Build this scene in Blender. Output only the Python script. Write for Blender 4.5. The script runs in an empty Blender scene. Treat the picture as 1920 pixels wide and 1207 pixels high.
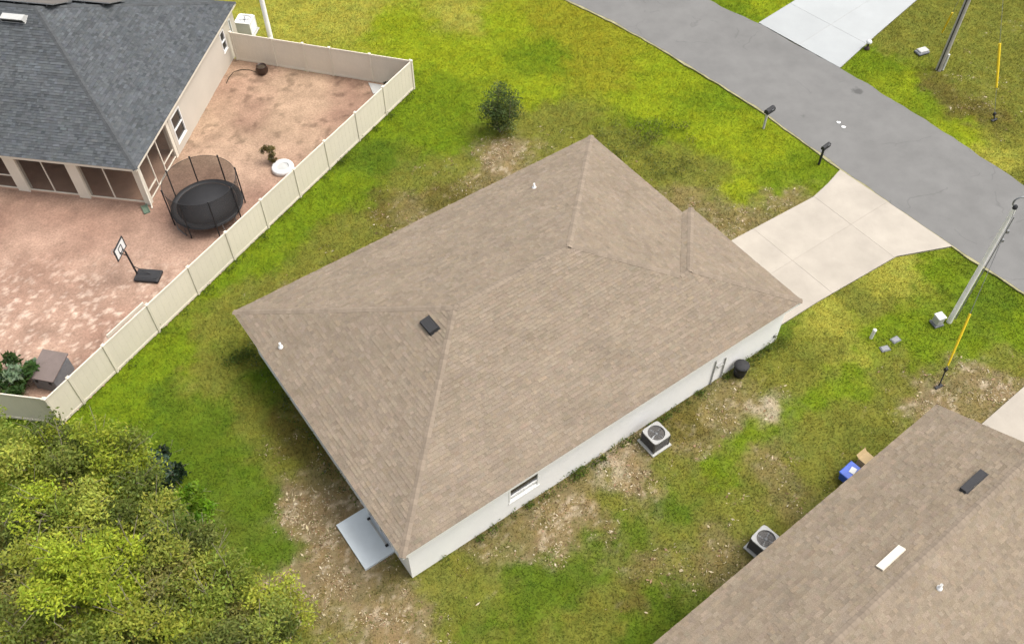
import bpy, bmesh, math, random
import numpy as np
from mathutils import Vector, Matrix

random.seed(7)
RNG = np.random.default_rng(11)
scene = bpy.context.scene
COL = scene.collection
R = math.radians

# ------------------------------------------------------------------ camera
CAM_H = 32.3287
PITCH, ROLL = 0.8955, -0.005
cam_data = bpy.data.cameras.new("camera")
cam_data.sensor_width = 36.0
cam_data.lens = 36.0 * 1756.24 / 1920.0
cam_data.clip_start = 0.1
cam_data.clip_end = 5000.0
cam = bpy.data.objects.new("camera", cam_data)
COL.objects.link(cam)
fwd = Vector((0, math.cos(PITCH), -math.sin(PITCH)))
rgt = Vector((1, 0, 0))
upv = rgt.cross(fwd)
cr = math.cos(ROLL) * rgt + math.sin(ROLL) * upv
cu = -math.sin(ROLL) * rgt + math.cos(ROLL) * upv
mw = Matrix((cr, cu, -fwd)).transposed().to_4x4()
mw.translation = (0, 0, CAM_H)
cam.matrix_world = mw
scene.camera = cam
CAMPOS = np.array([0, 0, CAM_H])

# ------------------------------------------------------------------ light: thin overcast, sun from the right
SUN_AZ = R(5.0)        # direction towards the sun, measured from +x to +y
SUN_EL = R(64.0)
world = bpy.data.worlds.new("World")
scene.world = world
world.use_nodes = True
wn = world.node_tree.nodes
wl = world.node_tree.links
wn.clear()
sky = wn.new("ShaderNodeTexSky")
sky.sky_type = 'NISHITA'
sky.sun_disc = False
sky.sun_elevation = SUN_EL
sky.sun_rotation = math.pi / 2 - SUN_AZ
sky.air_density = 1.0
sky.dust_density = 6.0
sky.ozone_density = 0.6
bg = wn.new("ShaderNodeBackground")
bg.inputs["Strength"].default_value = 0.15
wo = wn.new("ShaderNodeOutputWorld")
hs = wn.new("ShaderNodeHueSaturation")          # thin cloud whitens the sky
hs.inputs["Saturation"].default_value = 0.35
wl.new(sky.outputs[0], hs.inputs["Color"])
wl.new(hs.outputs[0], bg.inputs[0])
wl.new(bg.outputs[0], wo.inputs[0])
sun_data = bpy.data.lights.new("sun", 'SUN')
sun_data.energy = 1.1
sun_data.angle = R(28.0)
sun_data.color = (1.0, 0.95, 0.88)
sun = bpy.data.objects.new("sun", sun_data)
COL.objects.link(sun)
sdir = Vector((math.cos(SUN_AZ) * math.cos(SUN_EL), math.sin(SUN_AZ) * math.cos(SUN_EL), math.sin(SUN_EL)))
sun.rotation_euler = sdir.to_track_quat('Z', 'Y').to_euler()
sun.location = (30, 10, 50)
scene.view_settings.view_transform = 'Standard'
scene.view_settings.look = 'None'
scene.view_settings.gamma = 1.0
scene.view_settings.use_curve_mapping = False
scene.view_settings.exposure = 0.80

# ------------------------------------------------------------------ helpers
def lin(c):
    out = []
    for v in c:
        v = v / 255.0
        out.append(v / 12.92 if v <= 0.04045 else ((v + 0.055) / 1.055) ** 2.4)
    return tuple(out)

def alb(c, k=0.6):
    """base colour of a surface that reads as sRGB c under this daylight"""
    return tuple(v * k for v in lin(c))

def tag(o, label=None, cat=None, group=None, kind=None):
    if label: o["label"] = label
    if cat: o["category"] = cat
    if group: o["group"] = group
    if kind: o["kind"] = kind
    return o

def empty(name, loc=(0, 0, 0), rz=0.0):
    o = bpy.data.objects.new(name, None)
    o.empty_display_size = 0.3
    o.location = loc
    o.rotation_euler = (0, 0, rz)
    COL.objects.link(o)
    return o

def link(name, me, mat=None, parent=None):
    o = bpy.data.objects.new(name, me)
    COL.objects.link(o)
    if mat and not me.materials: me.materials.append(mat)
    if parent is not None: o.parent = parent
    return o

class MB:
    """collects shapes into one mesh"""
    def __init__(s): s.v = []; s.f = []; s.sm = []
    def add(s, verts, faces, smooth=False):
        b = len(s.v)
        s.v += [tuple(p) for p in verts]
        s.f += [tuple(b + i for i in f) for f in faces]
        s.sm += [smooth] * len(faces)
        return s
    def box(s, c, d, rz=0.0, bev=0.0):
        hx, hy, hz = d[0] / 2, d[1] / 2, d[2] / 2
        ca, sa = math.cos(rz), math.sin(rz)
        def T(x, y, z): return (c[0] + ca * x - sa * y, c[1] + sa * x + ca * y, c[2] + z)
        if bev <= 0:
            v = [T(x, y, z) for z in (-hz, hz) for x, y in ((-hx, -hy), (hx, -hy), (hx, hy), (-hx, hy))]
            return s.add(v, [(3, 2, 1, 0), (4, 5, 6, 7), (0, 1, 5, 4), (1, 2, 6, 5), (2, 3, 7, 6), (3, 0, 4, 7)])
        b = min(bev, hx * .9, hy * .9, hz * .9)
        rings = []
        for z, i in ((-hz, b), (-hz + b, 0), (hz - b, 0), (hz, b)):
            x1, y1 = hx - i, hy - i
            cc = b * 0.7
            rings.append([T(x, y, z) for x, y in ((-x1 + cc, -y1), (x1 - cc, -y1), (x1, -y1 + cc), (x1, y1 - cc), (x1 - cc, y1), (-x1 + cc, y1), (-x1, y1 - cc), (-x1, -y1 + cc))])
        v = sum(rings, [])
        f = [tuple(range(7, -1, -1)), tuple(range(24, 32))]
        for k in range(3):
            for i in range(8):
                j = (i + 1) % 8
                f.append((k * 8 + i, k * 8 + j, k * 8 + 8 + j, k * 8 + 8 + i))
        return s.add(v, f)
    def tube(s, pts, rad, n=8, caps=True, smooth=True):
        pts = [Vector(p) for p in pts]
        if not hasattr(rad, '__len__'): rad = [rad] * len(pts)
        v = []; f = []
        for i, p in enumerate(pts):
            t = (pts[min(i + 1, len(pts) - 1)] - pts[max(i - 1, 0)]).normalized()
            a = Vector((0, 0, 1)) if abs(t.z) < 0.9 else Vector((1, 0, 0))
            x = t.cross(a).normalized(); y = t.cross(x)
            for k in range(n):
                w = 2 * math.pi * k / n
                v.append(p + (x * math.cos(w) + y * math.sin(w)) * rad[i])
        for i in range(len(pts) - 1):
            for k in range(n):
                j = (k + 1) % n
                f.append((i * n + k, i * n + j, i * n + n + j, i * n + n + k))
        s.add(v, f, smooth)
        if caps:
            m = (len(pts) - 1) * n
            s.add(v[:n], [tuple(range(n - 1, -1, -1))])
            s.add(v[m:], [tuple(range(n))])
        return s
    def lathe(s, prof, c=(0, 0, 0), n=20, smooth=True):
        v = []; f = []
        for r, z in prof:
            for k in range(n):
                w = 2 * math.pi * k / n
                v.append((c[0] + r * math.cos(w), c[1] + r * math.sin(w), c[2] + z))
        for i in range(len(prof) - 1):
            for k in range(n):
                j = (k + 1) % n
                f.append((i * n + k, i * n + j, i * n + n + j, i * n + n + k))
        return s.add(v, f, smooth)
    def prism(s, poly, z0, z1):
        n = len(poly)
        v = [(x, y, z0) for x, y in poly] + [(x, y, z1) for x, y in poly]
        f = [tuple(range(n - 1, -1, -1)), tuple(range(n, 2 * n))]
        for i in range(n):
            j = (i + 1) % n
            f.append((i, j, n + j, n + i))
        return s.add(v, f)
    def mesh(s, name):
        me = bpy.data.meshes.new(name)
        me.from_pydata(s.v, [], s.f)
        me.polygons.foreach_set("use_smooth", s.sm)
        me.update()
        return me
    def build(s, name, mat, parent=None):
        return link(name, s.mesh(name), mat, parent)

def np_mesh(name, V, F, col=None, mat=None, parent=None, smooth=False):
    """fast mesh from arrays: V (n,3), F (m,k), col (n,3)"""
    V = np.asarray(V, np.float32); F = np.asarray(F, np.int32)
    me = bpy.data.meshes.new(name)
    me.vertices.add(len(V)); me.vertices.foreach_set("co", V.ravel())
    k = F.shape[1]
    me.loops.add(F.size); me.loops.foreach_set("vertex_index", F.ravel())
    me.polygons.add(len(F)); me.polygons.foreach_set("loop_start", np.arange(0, F.size, k, dtype=np.int32))
    me.polygons.foreach_set("use_smooth", np.full(len(F), bool(smooth)))
    me.update(calc_edges=True)
    if col is not None:
        a = me.attributes.new("Col", 'FLOAT_COLOR', 'POINT')
        c4 = np.ones((len(V), 4), np.float32); c4[:, :3] = col
        a.data.foreach_set("color", c4.ravel())
    return link(name, me, mat, parent)

# value noise on numpy arrays
_lat = RNG.random((256, 256))
def vnoise(x, y, sc=1.0, off=0.0):
    x = x * sc + off * 17.3; y = y * sc + off * 5.9
    xi = np.floor(x).astype(int); yi = np.floor(y).astype(int)
    fx = x - xi; fy = y - yi
    fx = fx * fx * (3 - 2 * fx); fy = fy * fy * (3 - 2 * fy)
    g = lambda a, b: _lat[a & 255, b & 255]
    return (g(xi, yi) * (1 - fx) + g(xi + 1, yi) * fx) * (1 - fy) + (g(xi, yi + 1) * (1 - fx) + g(xi + 1, yi + 1) * fx) * fy
def fbm(x, y, sc, oct=4, off=0.0):
    s = 0; a = 0.5; t = 0
    for o in range(oct):
        s = s + a * vnoise(x, y, sc * 2 ** o, off + o * 3.1); t += a; a *= 0.55
    return s / t
def pip(x, y, poly):
    ins = np.zeros(len(x), bool)
    n = len(poly)
    for i in range(n):
        x1, y1 = poly[i]; x2, y2 = poly[(i + 1) % n]
        if y1 == y2: continue
        c = ((y1 > y) != (y2 > y)) & (x < (x2 - x1) * (y - y1) / (y2 - y1) + x1)
        ins ^= c
    return ins

# ------------------------------------------------------------------ materials
MATS = {}
def nt(name):
    m = bpy.data.materials.new(name); m.use_nodes = True
    n = m.node_tree.nodes; l = m.node_tree.links
    b = n["Principled BSDF"]
    MATS[name] = m
    return m, n, l, b
def mathn(n, l, op, a, b):
    x = n.new("ShaderNodeMath"); x.operation = op
    for i, q in enumerate((a, b)):
        if hasattr(q, "links"): l.new(q, x.inputs[i])
        else: x.inputs[i].default_value = q
    return x.outputs[0]
def noise(n, l, scale, detail=4, rough=0.6, coord="Object", stretch=None):
    tc = n.new("ShaderNodeTexCoord")
    t = n.new("ShaderNodeTexNoise")
    t.inputs["Scale"].default_value = scale; t.inputs["Detail"].default_value = detail; t.inputs["Roughness"].default_value = rough
    src = n.new("ShaderNodeNewGeometry").outputs["Position"] if coord == "World" else tc.outputs[coord]
    if stretch:
        mp = n.new("ShaderNodeMapping"); mp.inputs["Scale"].default_value = stretch
        l.new(src, mp.inputs[0]); src = mp.outputs[0]
    l.new(src, t.inputs["Vector"])
    return t.outputs["Fac"]
def remap(n, l, v, lo, hi, a=0.3, b=0.7):
    m = n.new("ShaderNodeMapRange")
    m.inputs[1].default_value = a; m.inputs[2].default_value = b; m.inputs[3].default_value = lo; m.inputs[4].default_value = hi
    l.new(v, m.inputs[0]); return m.outputs[0]
def scale_col(n, l, col, fac):
    x = n.new("ShaderNodeVectorMath"); x.operation = 'SCALE'
    if hasattr(col, "links"): l.new(col, x.inputs[0])
    else: x.inputs[0].default_value = col[:3]
    l.new(fac, x.inputs["Scale"]); return x.outputs[0]
def bump(n, l, b, h, strength=0.3, dist=0.02):
    x = n.new("ShaderNodeBump"); x.inputs["Strength"].default_value = strength; x.inputs["Distance"].default_value = dist
    l.new(h, x.inputs["Height"]); l.new(x.outputs[0], b.inputs["Normal"])
def surf(name, col, rough=0.8, var=0.12, sc=3.0, fine=40.0, finevar=0.08, bmp=0.0, metal=0.0, spec=0.3, objvar=0.0):
    """painted / mineral surface: base colour with blotches, fine grain and relief"""
    m, n, l, b = nt(name)
    f = remap(n, l, noise(n, l, sc, 5), 1 - var, 1 + var)
    g = remap(n, l, noise(n, l, fine, 3), 1 - finevar, 1 + finevar)
    k = mathn(n, l, 'MULTIPLY', f, g)
    if objvar:
        oi = n.new("ShaderNodeObjectInfo")
        k = mathn(n, l, 'MULTIPLY', k, remap(n, l, oi.outputs["Random"], 1 - objvar, 1 + objvar, 0, 1))
    l.new(scale_col(n, l, col, k), b.inputs["Base Color"])
    b.inputs["Roughness"].default_value = rough; b.inputs["Metallic"].default_value = metal
    b.inputs["Specular IOR Level"].default_value = spec
    if bmp: bump(n, l, b, noise(n, l, fine, 4), bmp, 0.01)
    return m
def attr_mat(name, rough=0.9, fine=30.0, finevar=0.15, sc=2.0, var=0.08, bmp=0.0, bdist=0.02, spec=0.2, transl=0.0, clod=0.0, coord="Object"):
    """colour from the mesh's own colour layer, with grain"""
    m, n, l, b = nt(name)
    a = n.new("ShaderNodeAttribute"); a.attribute_name = "Col"
    k = mathn(n, l, 'MULTIPLY', remap(n, l, noise(n, l, sc, 4, coord=coord), 1 - var, 1 + var), remap(n, l, noise(n, l, fine, 4, 0.7, coord=coord), 1 - finevar, 1 + finevar))
    if clod: k = mathn(n, l, 'MULTIPLY', k, remap(n, l, noise(n, l, fine * 0.3, 3, 0.6), 1 - clod, 1 + clod))
    c = scale_col(n, l, a.outputs["Color"], k)
    l.new(c, b.inputs["Base Color"]); b.inputs["Roughness"].default_value = rough; b.inputs["Specular IOR Level"].default_value = spec
    if bmp: bump(n, l, b, noise(n, l, fine * 0.7, 5, 0.7), bmp, bdist)
    if transl:
        t = n.new("ShaderNodeBsdfTranslucent"); l.new(c, t.inputs[0])
        x = n.new("ShaderNodeMixShader"); x.inputs[0].default_value = transl
        l.new(b.outputs[0], x.inputs[1]); l.new(t.outputs[0], x.inputs[2])
        l.new(x.outputs[0], n["Material Output"].inputs[0])
    return m

M_GROUND = attr_mat("lawn_ground", 0.95, 22.0, 0.24, 1.5, 0.06, 0.6, 0.04, 0.05, clod=0.12)
M_GRASS = attr_mat("grass_blade", 0.8, 3.0, 0.05, 1.0, 0.05, 0, 0, 0.15, 0.3)
M_STRAW = attr_mat("dry_straw", 0.9, 10.0, 0.1)
M_SAND = attr_mat("yard_sand", 0.95, 11.0, 0.24, 1.6, 0.10, 0.7, 0.05, 0.05)
M_LEAF = attr_mat("leaf", 0.6, 5.0, 0.06, 1.0, 0.05, 0, 0, 0.25, 0.42)
M_SHINGLE = attr_mat("asphalt_shingle", 0.95, 34.0, 0.30, 0.7, 0.09, 0.35, 0.006, 0.1, coord="World")
M_BARK = surf("bark", alb((150, 140, 122), .6), 0.9, 0.25, 8, 40, 0.2, 0.5)
M_STUCCO = surf("white_stucco", (0.90, 0.89, 0.87), 0.9, 0.03, 0.8, 60, 0.03, 0.15)
M_TRIM = surf("white_trim", (0.80, 0.78, 0.74), 0.6, 0.03, 2, 30, 0.02)
M_CREAM = surf("cream_stucco", (0.50, 0.455, 0.385), 0.9, 0.04, 0.8, 60, 0.03, 0.15)
M_CREAMT = surf("cream_trim", (0.66, 0.61, 0.51), 0.7, 0.04, 2, 30, 0.02)
M_VINYL = surf("tan_vinyl", (0.66, 0.60, 0.49), 0.5, 0.05, 0.7, 12, 0.03, spec=0.4, objvar=0.035)
M_CAPB = surf("shingle_cap_brown", alb((180, 163, 143), .45), 0.95, 0.10, 6, 90, 0.14, 0.3, objvar=0.12)
M_CAPG = surf("shingle_cap_grey", alb((102, 105, 107), .48), 0.95, 0.10, 6, 90, 0.14, 0.3, objvar=0.12)
M_DECKB = surf("roof_deck_brown", alb((150, 135, 118), .5), 0.95)
M_DECKG = surf("roof_deck_grey", alb((80, 84, 90), .5), 0.95)
M_DARK = surf("dark_plastic", (0.026, 0.026, 0.028), 0.75, 0.1, 6, 40, 0.05, spec=0.4)
M_BLACKM = surf("black_metal", (0.015, 0.015, 0.016), 0.65, 0.1, 6, 40, 0.05, spec=0.5)
M_GREYM = surf("grey_metal", (0.22, 0.225, 0.23), 0.45, 0.1, 4, 30, 0.05, metal=0.4)
M_PALEM = surf("pale_metal", (0.42, 0.42, 0.40), 0.5, 0.08, 4, 30, 0.05)
M_WHITEP = surf("white_plastic", (0.68, 0.68, 0.66), 0.5, 0.04, 5, 30, 0.03)
M_FIN = surf("condenser_fins", (0.10, 0.095, 0.09), 0.6, 0.12, 5, 60, 0.1, metal=0.2)
M_ACTOP = surf("condenser_cover", (0.34, 0.34, 0.33), 0.5, 0.08, 4, 30, 0.05)
M_WELL = surf("fan_well_dark", (0.006, 0.006, 0.007), 0.9)
M_YELLOW = surf("yellow_guard", (0.70, 0.50, 0.02), 0.5, 0.06, 4, 30, 0.04)
M_BLUE = surf("blue_plastic", (0.04, 0.11, 0.52), 0.3, 0.08, 6, 30, 0.04, spec=0.6)
M_CARD = surf("tan_cardboard", (0.50, 0.37, 0.20), 0.85, 0.08, 4, 30, 0.05)
M_WOODP = surf("weathered_pole", (0.37, 0.35, 0.31), 0.9, 0.15, 3, 30, 0.12, 0.3)
M_CONCP = surf("concrete_pole", (0.82, 0.81, 0.78), 0.8, 0.06, 2, 30, 0.05, 0.1)
M_SHED = surf("grey_brown_lid", alb((140, 126, 120), .6), 0.8, 0.1, 3, 30, 0.06)
M_GREENP = surf("green_plastic", alb((120, 140, 120), .6), 0.6)
M_POT = surf("dark_brown_glaze", (0.035, 0.018, 0.012), 0.4, 0.2, 6, 30, 0.1, spec=0.5)
M_SOIL = surf("soil", (0.06, 0.045, 0.03), 0.95, 0.3, 6, 40, 0.3, 0.5)
M_PATIO = surf("patio_concrete", (0.56, 0.61, 0.64), 0.85, 0.06, 1.5, 50, 0.05, 0.1)
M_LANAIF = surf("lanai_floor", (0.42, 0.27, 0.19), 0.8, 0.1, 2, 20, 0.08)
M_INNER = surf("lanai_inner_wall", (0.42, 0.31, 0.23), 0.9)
M_LID = surf("utility_lid", (0.15, 0.155, 0.165), 0.8, 0.15, 6, 40, 0.1)
M_PAVE = surf("driveway_concrete", (0.355, 0.32, 0.27), 0.9, 0.10, 0.7, 60, 0.05, 0.1, objvar=0.03)
M_PAVEW = surf("white_driveway_concrete", (0.335, 0.35, 0.35), 0.85, 0.05, 0.5, 60, 0.04, 0.1, objvar=0.03)
M_JOINT = surf("driveway_joint", (0.29, 0.26, 0.22), 0.95)
M_EDGE = surf("road_edge_sand", alb((178, 172, 132), .6), 0.95, 0.3, 2, 30, 0.15, 0.3)

def asphalt():
    m, n, l, b = nt("asphalt")
    big = remap(n, l, noise(n, l, 0.25, 4), 0.92, 1.08)
    streak = remap(n, l, noise(n, l, 0.9, 4), 0.93, 1.07)
    fine = remap(n, l, noise(n, l, 60, 3, 0.7), 0.85, 1.15)
    tc = n.new("ShaderNodeTexCoord")
    vo = n.new("ShaderNodeTexVoronoi"); vo.inputs["Scale"].default_value = 0.42; l.new(tc.outputs["Object"], vo.inputs["Vector"])
    warp = mathn(n, l, 'ADD', vo.outputs["Distance"], remap(n, l, noise(n, l, 3.0, 3), -.05, .05))
    pick = n.new("ShaderNodeSeparateColor"); l.new(vo.outputs["Color"], pick.inputs[0])
    size = remap(n, l, pick.outputs[0], 0.0, 0.10, 0.35, 1.0)
    spots = remap(n, l, mathn(n, l, 'SUBTRACT', warp, size), 0.60, 1.0, -0.02, 0.05)
    cr1 = n.new("ShaderNodeTexVoronoi"); cr1.feature = 'DISTANCE_TO_EDGE'; cr1.inputs["Scale"].default_value = 0.22
    mp = n.new("ShaderNodeVectorMath"); mp.operation = 'ADD'; nz = n.new("ShaderNodeTexNoise"); nz.inputs["Scale"].default_value = 0.8
    l.new(tc.outputs["Object"], nz.inputs["Vector"]); l.new(tc.outputs["Object"], mp.inputs[0]); l.new(nz.outputs["Color"], mp.inputs[1]); l.new(mp.outputs[0], cr1.inputs["Vector"])
    crack = remap(n, l, cr1.outputs["Distance"], 0.84, 1.0, 0.0, 0.008)
    crack = mathn(n, l, 'MAXIMUM', crack, remap(n, l, noise(n, l, 0.35, 2), 0.0, 1.0, 0.40, 0.50))
    spots = mathn(n, l, 'MULTIPLY', spots, crack)
    k = mathn(n, l, 'MULTIPLY', mathn(n, l, 'MULTIPLY', big, streak), mathn(n, l, 'MULTIPLY', fine, spots))
    l.new(scale_col(n, l, (0.156, 0.154, 0.148), k), b.inputs["Base Color"])
    b.inputs["Roughness"].default_value = 0.9; b.inputs["Specular IOR Level"].default_value = 0.2
    bump(n, l, b, noise(n, l, 80, 3), 0.3, 0.006)
    return m
M_ASPHALT = asphalt()

def glass(name, col, alpha=1.0, rough=0.08):
    m, n, l, b = nt(name)
    f = remap(n, l, noise(n, l, 1.5, 2), 0.8, 1.2)
    l.new(scale_col(n, l, col, f), b.inputs["Base Color"])
    b.inputs["Roughness"].default_value = rough; b.inputs["Specular IOR Level"].default_value = 0.6
    b.inputs["Alpha"].default_value = alpha
    return m
M_GLASS = glass("window_glass", (0.022, 0.024, 0.025), 1.0, 0.2)
M_BLIND = surf("window_blind", (0.66, 0.66, 0.63), 0.6, 0.02, 2, 20, 0.02)
M_SOLAR = glass("solar_glass", (0.11, 0.095, 0.092), 1.0, 0.6)
def mesh_screen(name, col, opacity):
    m, n, l, b = nt(name)
    b.inputs["Roughness"].default_value = 0.9
    l.new(scale_col(n, l, col, remap(n, l, noise(n, l, 2.0, 3), 0.9, 1.1)), b.inputs["Base Color"])
    t = n.new("ShaderNodeBsdfTransparent"); x = n.new("ShaderNodeMixShader")
    x.inputs[0].default_value = opacity
    l.new(t.outputs[0], x.inputs[1]); l.new(b.outputs[0], x.inputs[2]); l.new(x.outputs[0], n["Material Output"].inputs[0])
    return m
M_SCREEN = mesh_screen("insect_screen", (0.06, 0.05, 0.042), 0.20)
M_NET = mesh_screen("trampoline_net", (0.022, 0.018, 0.015), 0.52)

# ------------------------------------------------------------------ the setting: outlines on the ground (metres)
HX, HY, HPSI = -11.3928, 24.2784, 0.619          # main house: roof corner and direction
HW, HL, HD, HG, HP, HOV, HZE = 13.19, 18.727, 0.537, 6.73, 0.3179, 0.35, 2.753
UU = np.array([math.sin(HPSI), -math.cos(HPSI)]); VV = np.array([math.cos(HPSI), math.sin(HPSI)])
def H2W(u, v): p = np.array([HX, HY]) + u * UU + v * VV; return (float(p[0]), float(p[1]))
ROAD_L = [(-40, 84), (-16, 67.5), (-3, 56.4), (3.35, 51.02), (5.95, 48.8), (8.64, 45.95), (11.06, 43.25), (13.7, 40.1), (16.35, 36.2), (18.6, 33.2), (20.8, 30.3), (23.18, 27.4), (34, 14), (60, -18)]
ROAD_U = [(64, -10), (37, 20.5), (28.5, 30.6), (25.5, 34.5), (24.35, 36.3), (21.4, 40.4), (18.54, 44.0), (14.62, 48.45), (11.8, 51.0), (5, 56.9), (-8, 68), (-34, 88)]
ROAD = ROAD_L + ROAD_U
DRIVE = [(float(x), float(y)) for x, y in [H2W(7.35, 18.8), H2W(7.42, 22.0), H2W(7.62, 26.85), (15.84, 34.63), (16.66, 35.62), (18.6, 33.12), (20.76, 30.29), (17.96, 29.66), H2W(12.42, 22.0), H2W(12.38, 18.8)]]
DRIVE2 = [(14.70, 48.45), (18.54, 44.05), (21.45, 47.28), (24.77, 50.83), (32, 58.6), (24.4, 57.1)]
DRIVE3 = [(18.6, 20.1), (19.11, 20.51), (21.39, 22.28), (24.6, 25.7), (28.3, 21.1), (24.0, 15.5), (20.0, 17.2)]
YARD = [(-18.3, 20.7), (-5.36, 42.4), (-15.6, 45.15), (-30, 47.4), (-42, 40), (-42, 24.3)]
HOUSE_FP = [H2W(.35, .35), H2W(.35, HL - .35), H2W(HW - .35, HL + HD - .35), H2W(HW - .35, .35)]
NBR = R(-9.0); NBO = (-17.70, 33.31)
def N2W(x, y): return (NBO[0] + x * math.cos(NBR) - y * math.sin(NBR), NBO[1] + x * math.sin(NBR) + y * math.cos(NBR))
NB_FP = [N2W(0, 0), N2W(0, 13.4), N2W(-24, 13.4), N2W(-24, 0)]
RO = np.array([16.0226, 19.6033]); RROT = math.atan2(-0.78923, 0.61410)
def R2W(x, y): return (RO[0] + x * math.cos(RROT) - y * math.sin(RROT), RO[1] + x * math.sin(RROT) + y * math.cos(RROT))
RN_FP = [R2W(.35, -.3), R2W(7.3, -.3), R2W(7.3, -20), R2W(.35, -20)]
PATIO = [H2W(9.42, -0.89), H2W(11.6, -0.89), H2W(11.6, 0.36), H2W(9.42, 0.36)]

# ------------------------------------------------------------------ ground cover colours: what grows where
CTRL="-12.8,50,P -9.8,48.9,P -6.2,47.8,L -3.1,49.4,P -0.2,48.8,L 2.6,49.3,R -4.2,45.2,L -1.8,45.7,L 1.3,45.6,G 3.8,47.7,R 4.3,45.1,R -4.6,41.8,G -3.1,40.9,G -3.9,38.2,G -6.8,39.5,G -7.1,37,K -8.2,34.6,G -9.4,33.5,G -10.3,32,G -11.5,29.9,G -13.2,28.3,G 1.2,41.7,L 2.6,39.5,O 1.2,39,O -1.1,36.7,B -3,36.2,O -5.3,35,O -6.7,32.7,N -8.1,31.3,O -9,29.9,O -10.3,28.6,O -11.6,27.3,O 5.7,43.1,R 7,41.2,L 9.7,39,L 8.7,43.1,L 10.8,41.2,G 11.8,38.5,L 13.5,36.8,L 15.3,36,G 6.2,37.7,O 8,36.5,O 9.7,35.3,O 11.8,34.5,L 13.8,34.1,D 11.5,32.6,D 8.7,33.5,D 10.1,32.2,D 7.2,39.4,G -13.2,26.1,O -14.2,24.9,G -14.9,23.2,G -16.4,22.6,G -17.2,21.6,G -15.6,21.3,G -14.1,21.6,K -12.7,23.2,O -11.6,23.7,O -10.3,22.6,K -10.9,20.8,O -12.2,20.5,K -14.1,19.5,K -15.9,19.8,K -12.7,18.1,K -11.1,18.5,K -9.9,17.1,K -9.3,19,O -8.6,20,N -7.6,18.8,D -8.5,17.6,B -7.4,16.9,B -6.8,15.8,B -6.3,14.5,B -7.4,13.9,B -8.8,15.4,K -9.5,14.7,K -8,13.1,B -7.5,12.1,O -6.5,12.7,D -5.4,13.5,B -4.9,12.3,B -4.3,13.7,D -3.5,12.7,B -3.1,13.9,O -2.2,14.5,O -2.3,12.5,O -1.9,11.9,K -1.2,15.3,D -0,16.2,D 0.8,15.7,B 1.8,16.6,B 0.7,14.1,K 1.3,13.5,K -0.1,12.5,K -0.8,11.9,O 2.3,14.9,K 2.8,15.7,D 3.4,16.6,O 3.8,15.7,K 3.7,17.5,O 2.5,18,D 4.6,18.7,B 4,18.9,S 5.2,18.4,B 6.1,18.7,O 7.2,19.6,D 6.9,20.7,N 8.4,20.8,D 10.2,21.5,S 9.3,22.2,D 10.5,22.8,O 7.1,18.4,O 6.1,17,K 8.1,18.4,G 9.4,19.6,G 11.1,20.9,G 12.8,21.9,G 14.4,23,G 11.7,23,O 12.5,24.4,O 14.2,25.9,P 15.9,27.1,O 18.1,28.4,P 19.6,28.4,G 21.4,27.1,K 22.2,25.9,G 17,25.9,G 17.4,24.1,G 14.7,24.1,P 19.4,24.7,G 20.8,23.8,O 16.7,23,O 17.5,21.9,B 19.9,22.4,B 18.9,21.4,D 15.1,21.4,O 13.9,20.9,O 12.6,19.9,O 11.3,18.4,O 10.2,18.4,D 9.4,17.3,O 8.5,16.6,O 7.4,16.1,O 10.1,17.5,D 7.4,14.9,D 6.3,15.7,O 4.6,14.5,D 4.1,13.2,N 3,13.2,O 5.1,13,K 4.1,12.1,K 2.2,12.3,O 13.3,49.8,G 15.9,50.3,L 20.7,45,G 21.9,42.5,L 22.7,41.1,G 23.7,38.9,L 24.7,36.8,P 25.4,35.5,O 22.3,46.5,O 24.8,47.5,O 27.9,47.5,O 28.8,45.4,O 25.4,42.5,O 27.2,40.6,O 23.5,42,N 24.3,40.9,N 25.2,40,N 13.5,35.2,G 13.9,24.7,O 15.7,24.7,G -19.4,20.1,K -17.2,15.8,N -12.8,13.7,N -9.6,12.1,N -17.6,12.8,N -12.6,48.9,P -13.5,50.6,P -1.6,35.3,D -4.7,32.7,D -9.6,27.3,D -8.3,28.6,N -2.9,34.2,N 12.2,25.3,K 11,24.2,O"
KINDS = {'G': ((115, 136, 28), 0.0), 'L': ((142, 156, 32), 0.02), 'K': ((94, 116, 30), 0.02), 'O': ((124, 126, 52), 0.10), 'D': ((132, 120, 76), 0.42),
         'B': ((142, 124, 92), 0.9), 'S': ((184, 170, 146), 0.8), 'N': ((110, 102, 50), 0.2), 'R': ((143, 144, 38), 0.06), 'P': ((162, 160, 66), 0.03)}
_c = [t.split(',') for t in CTRL.split()]
CX_ = np.array([float(t[0]) for t in _c]); CY_ = np.array([float(t[1]) for t in _c])
CC_ = np.array([alb(KINDS[t[2]][0], 0.66) for t in _c]); CB_ = np.array([KINDS[t[2]][1] for t in _c])
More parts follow.
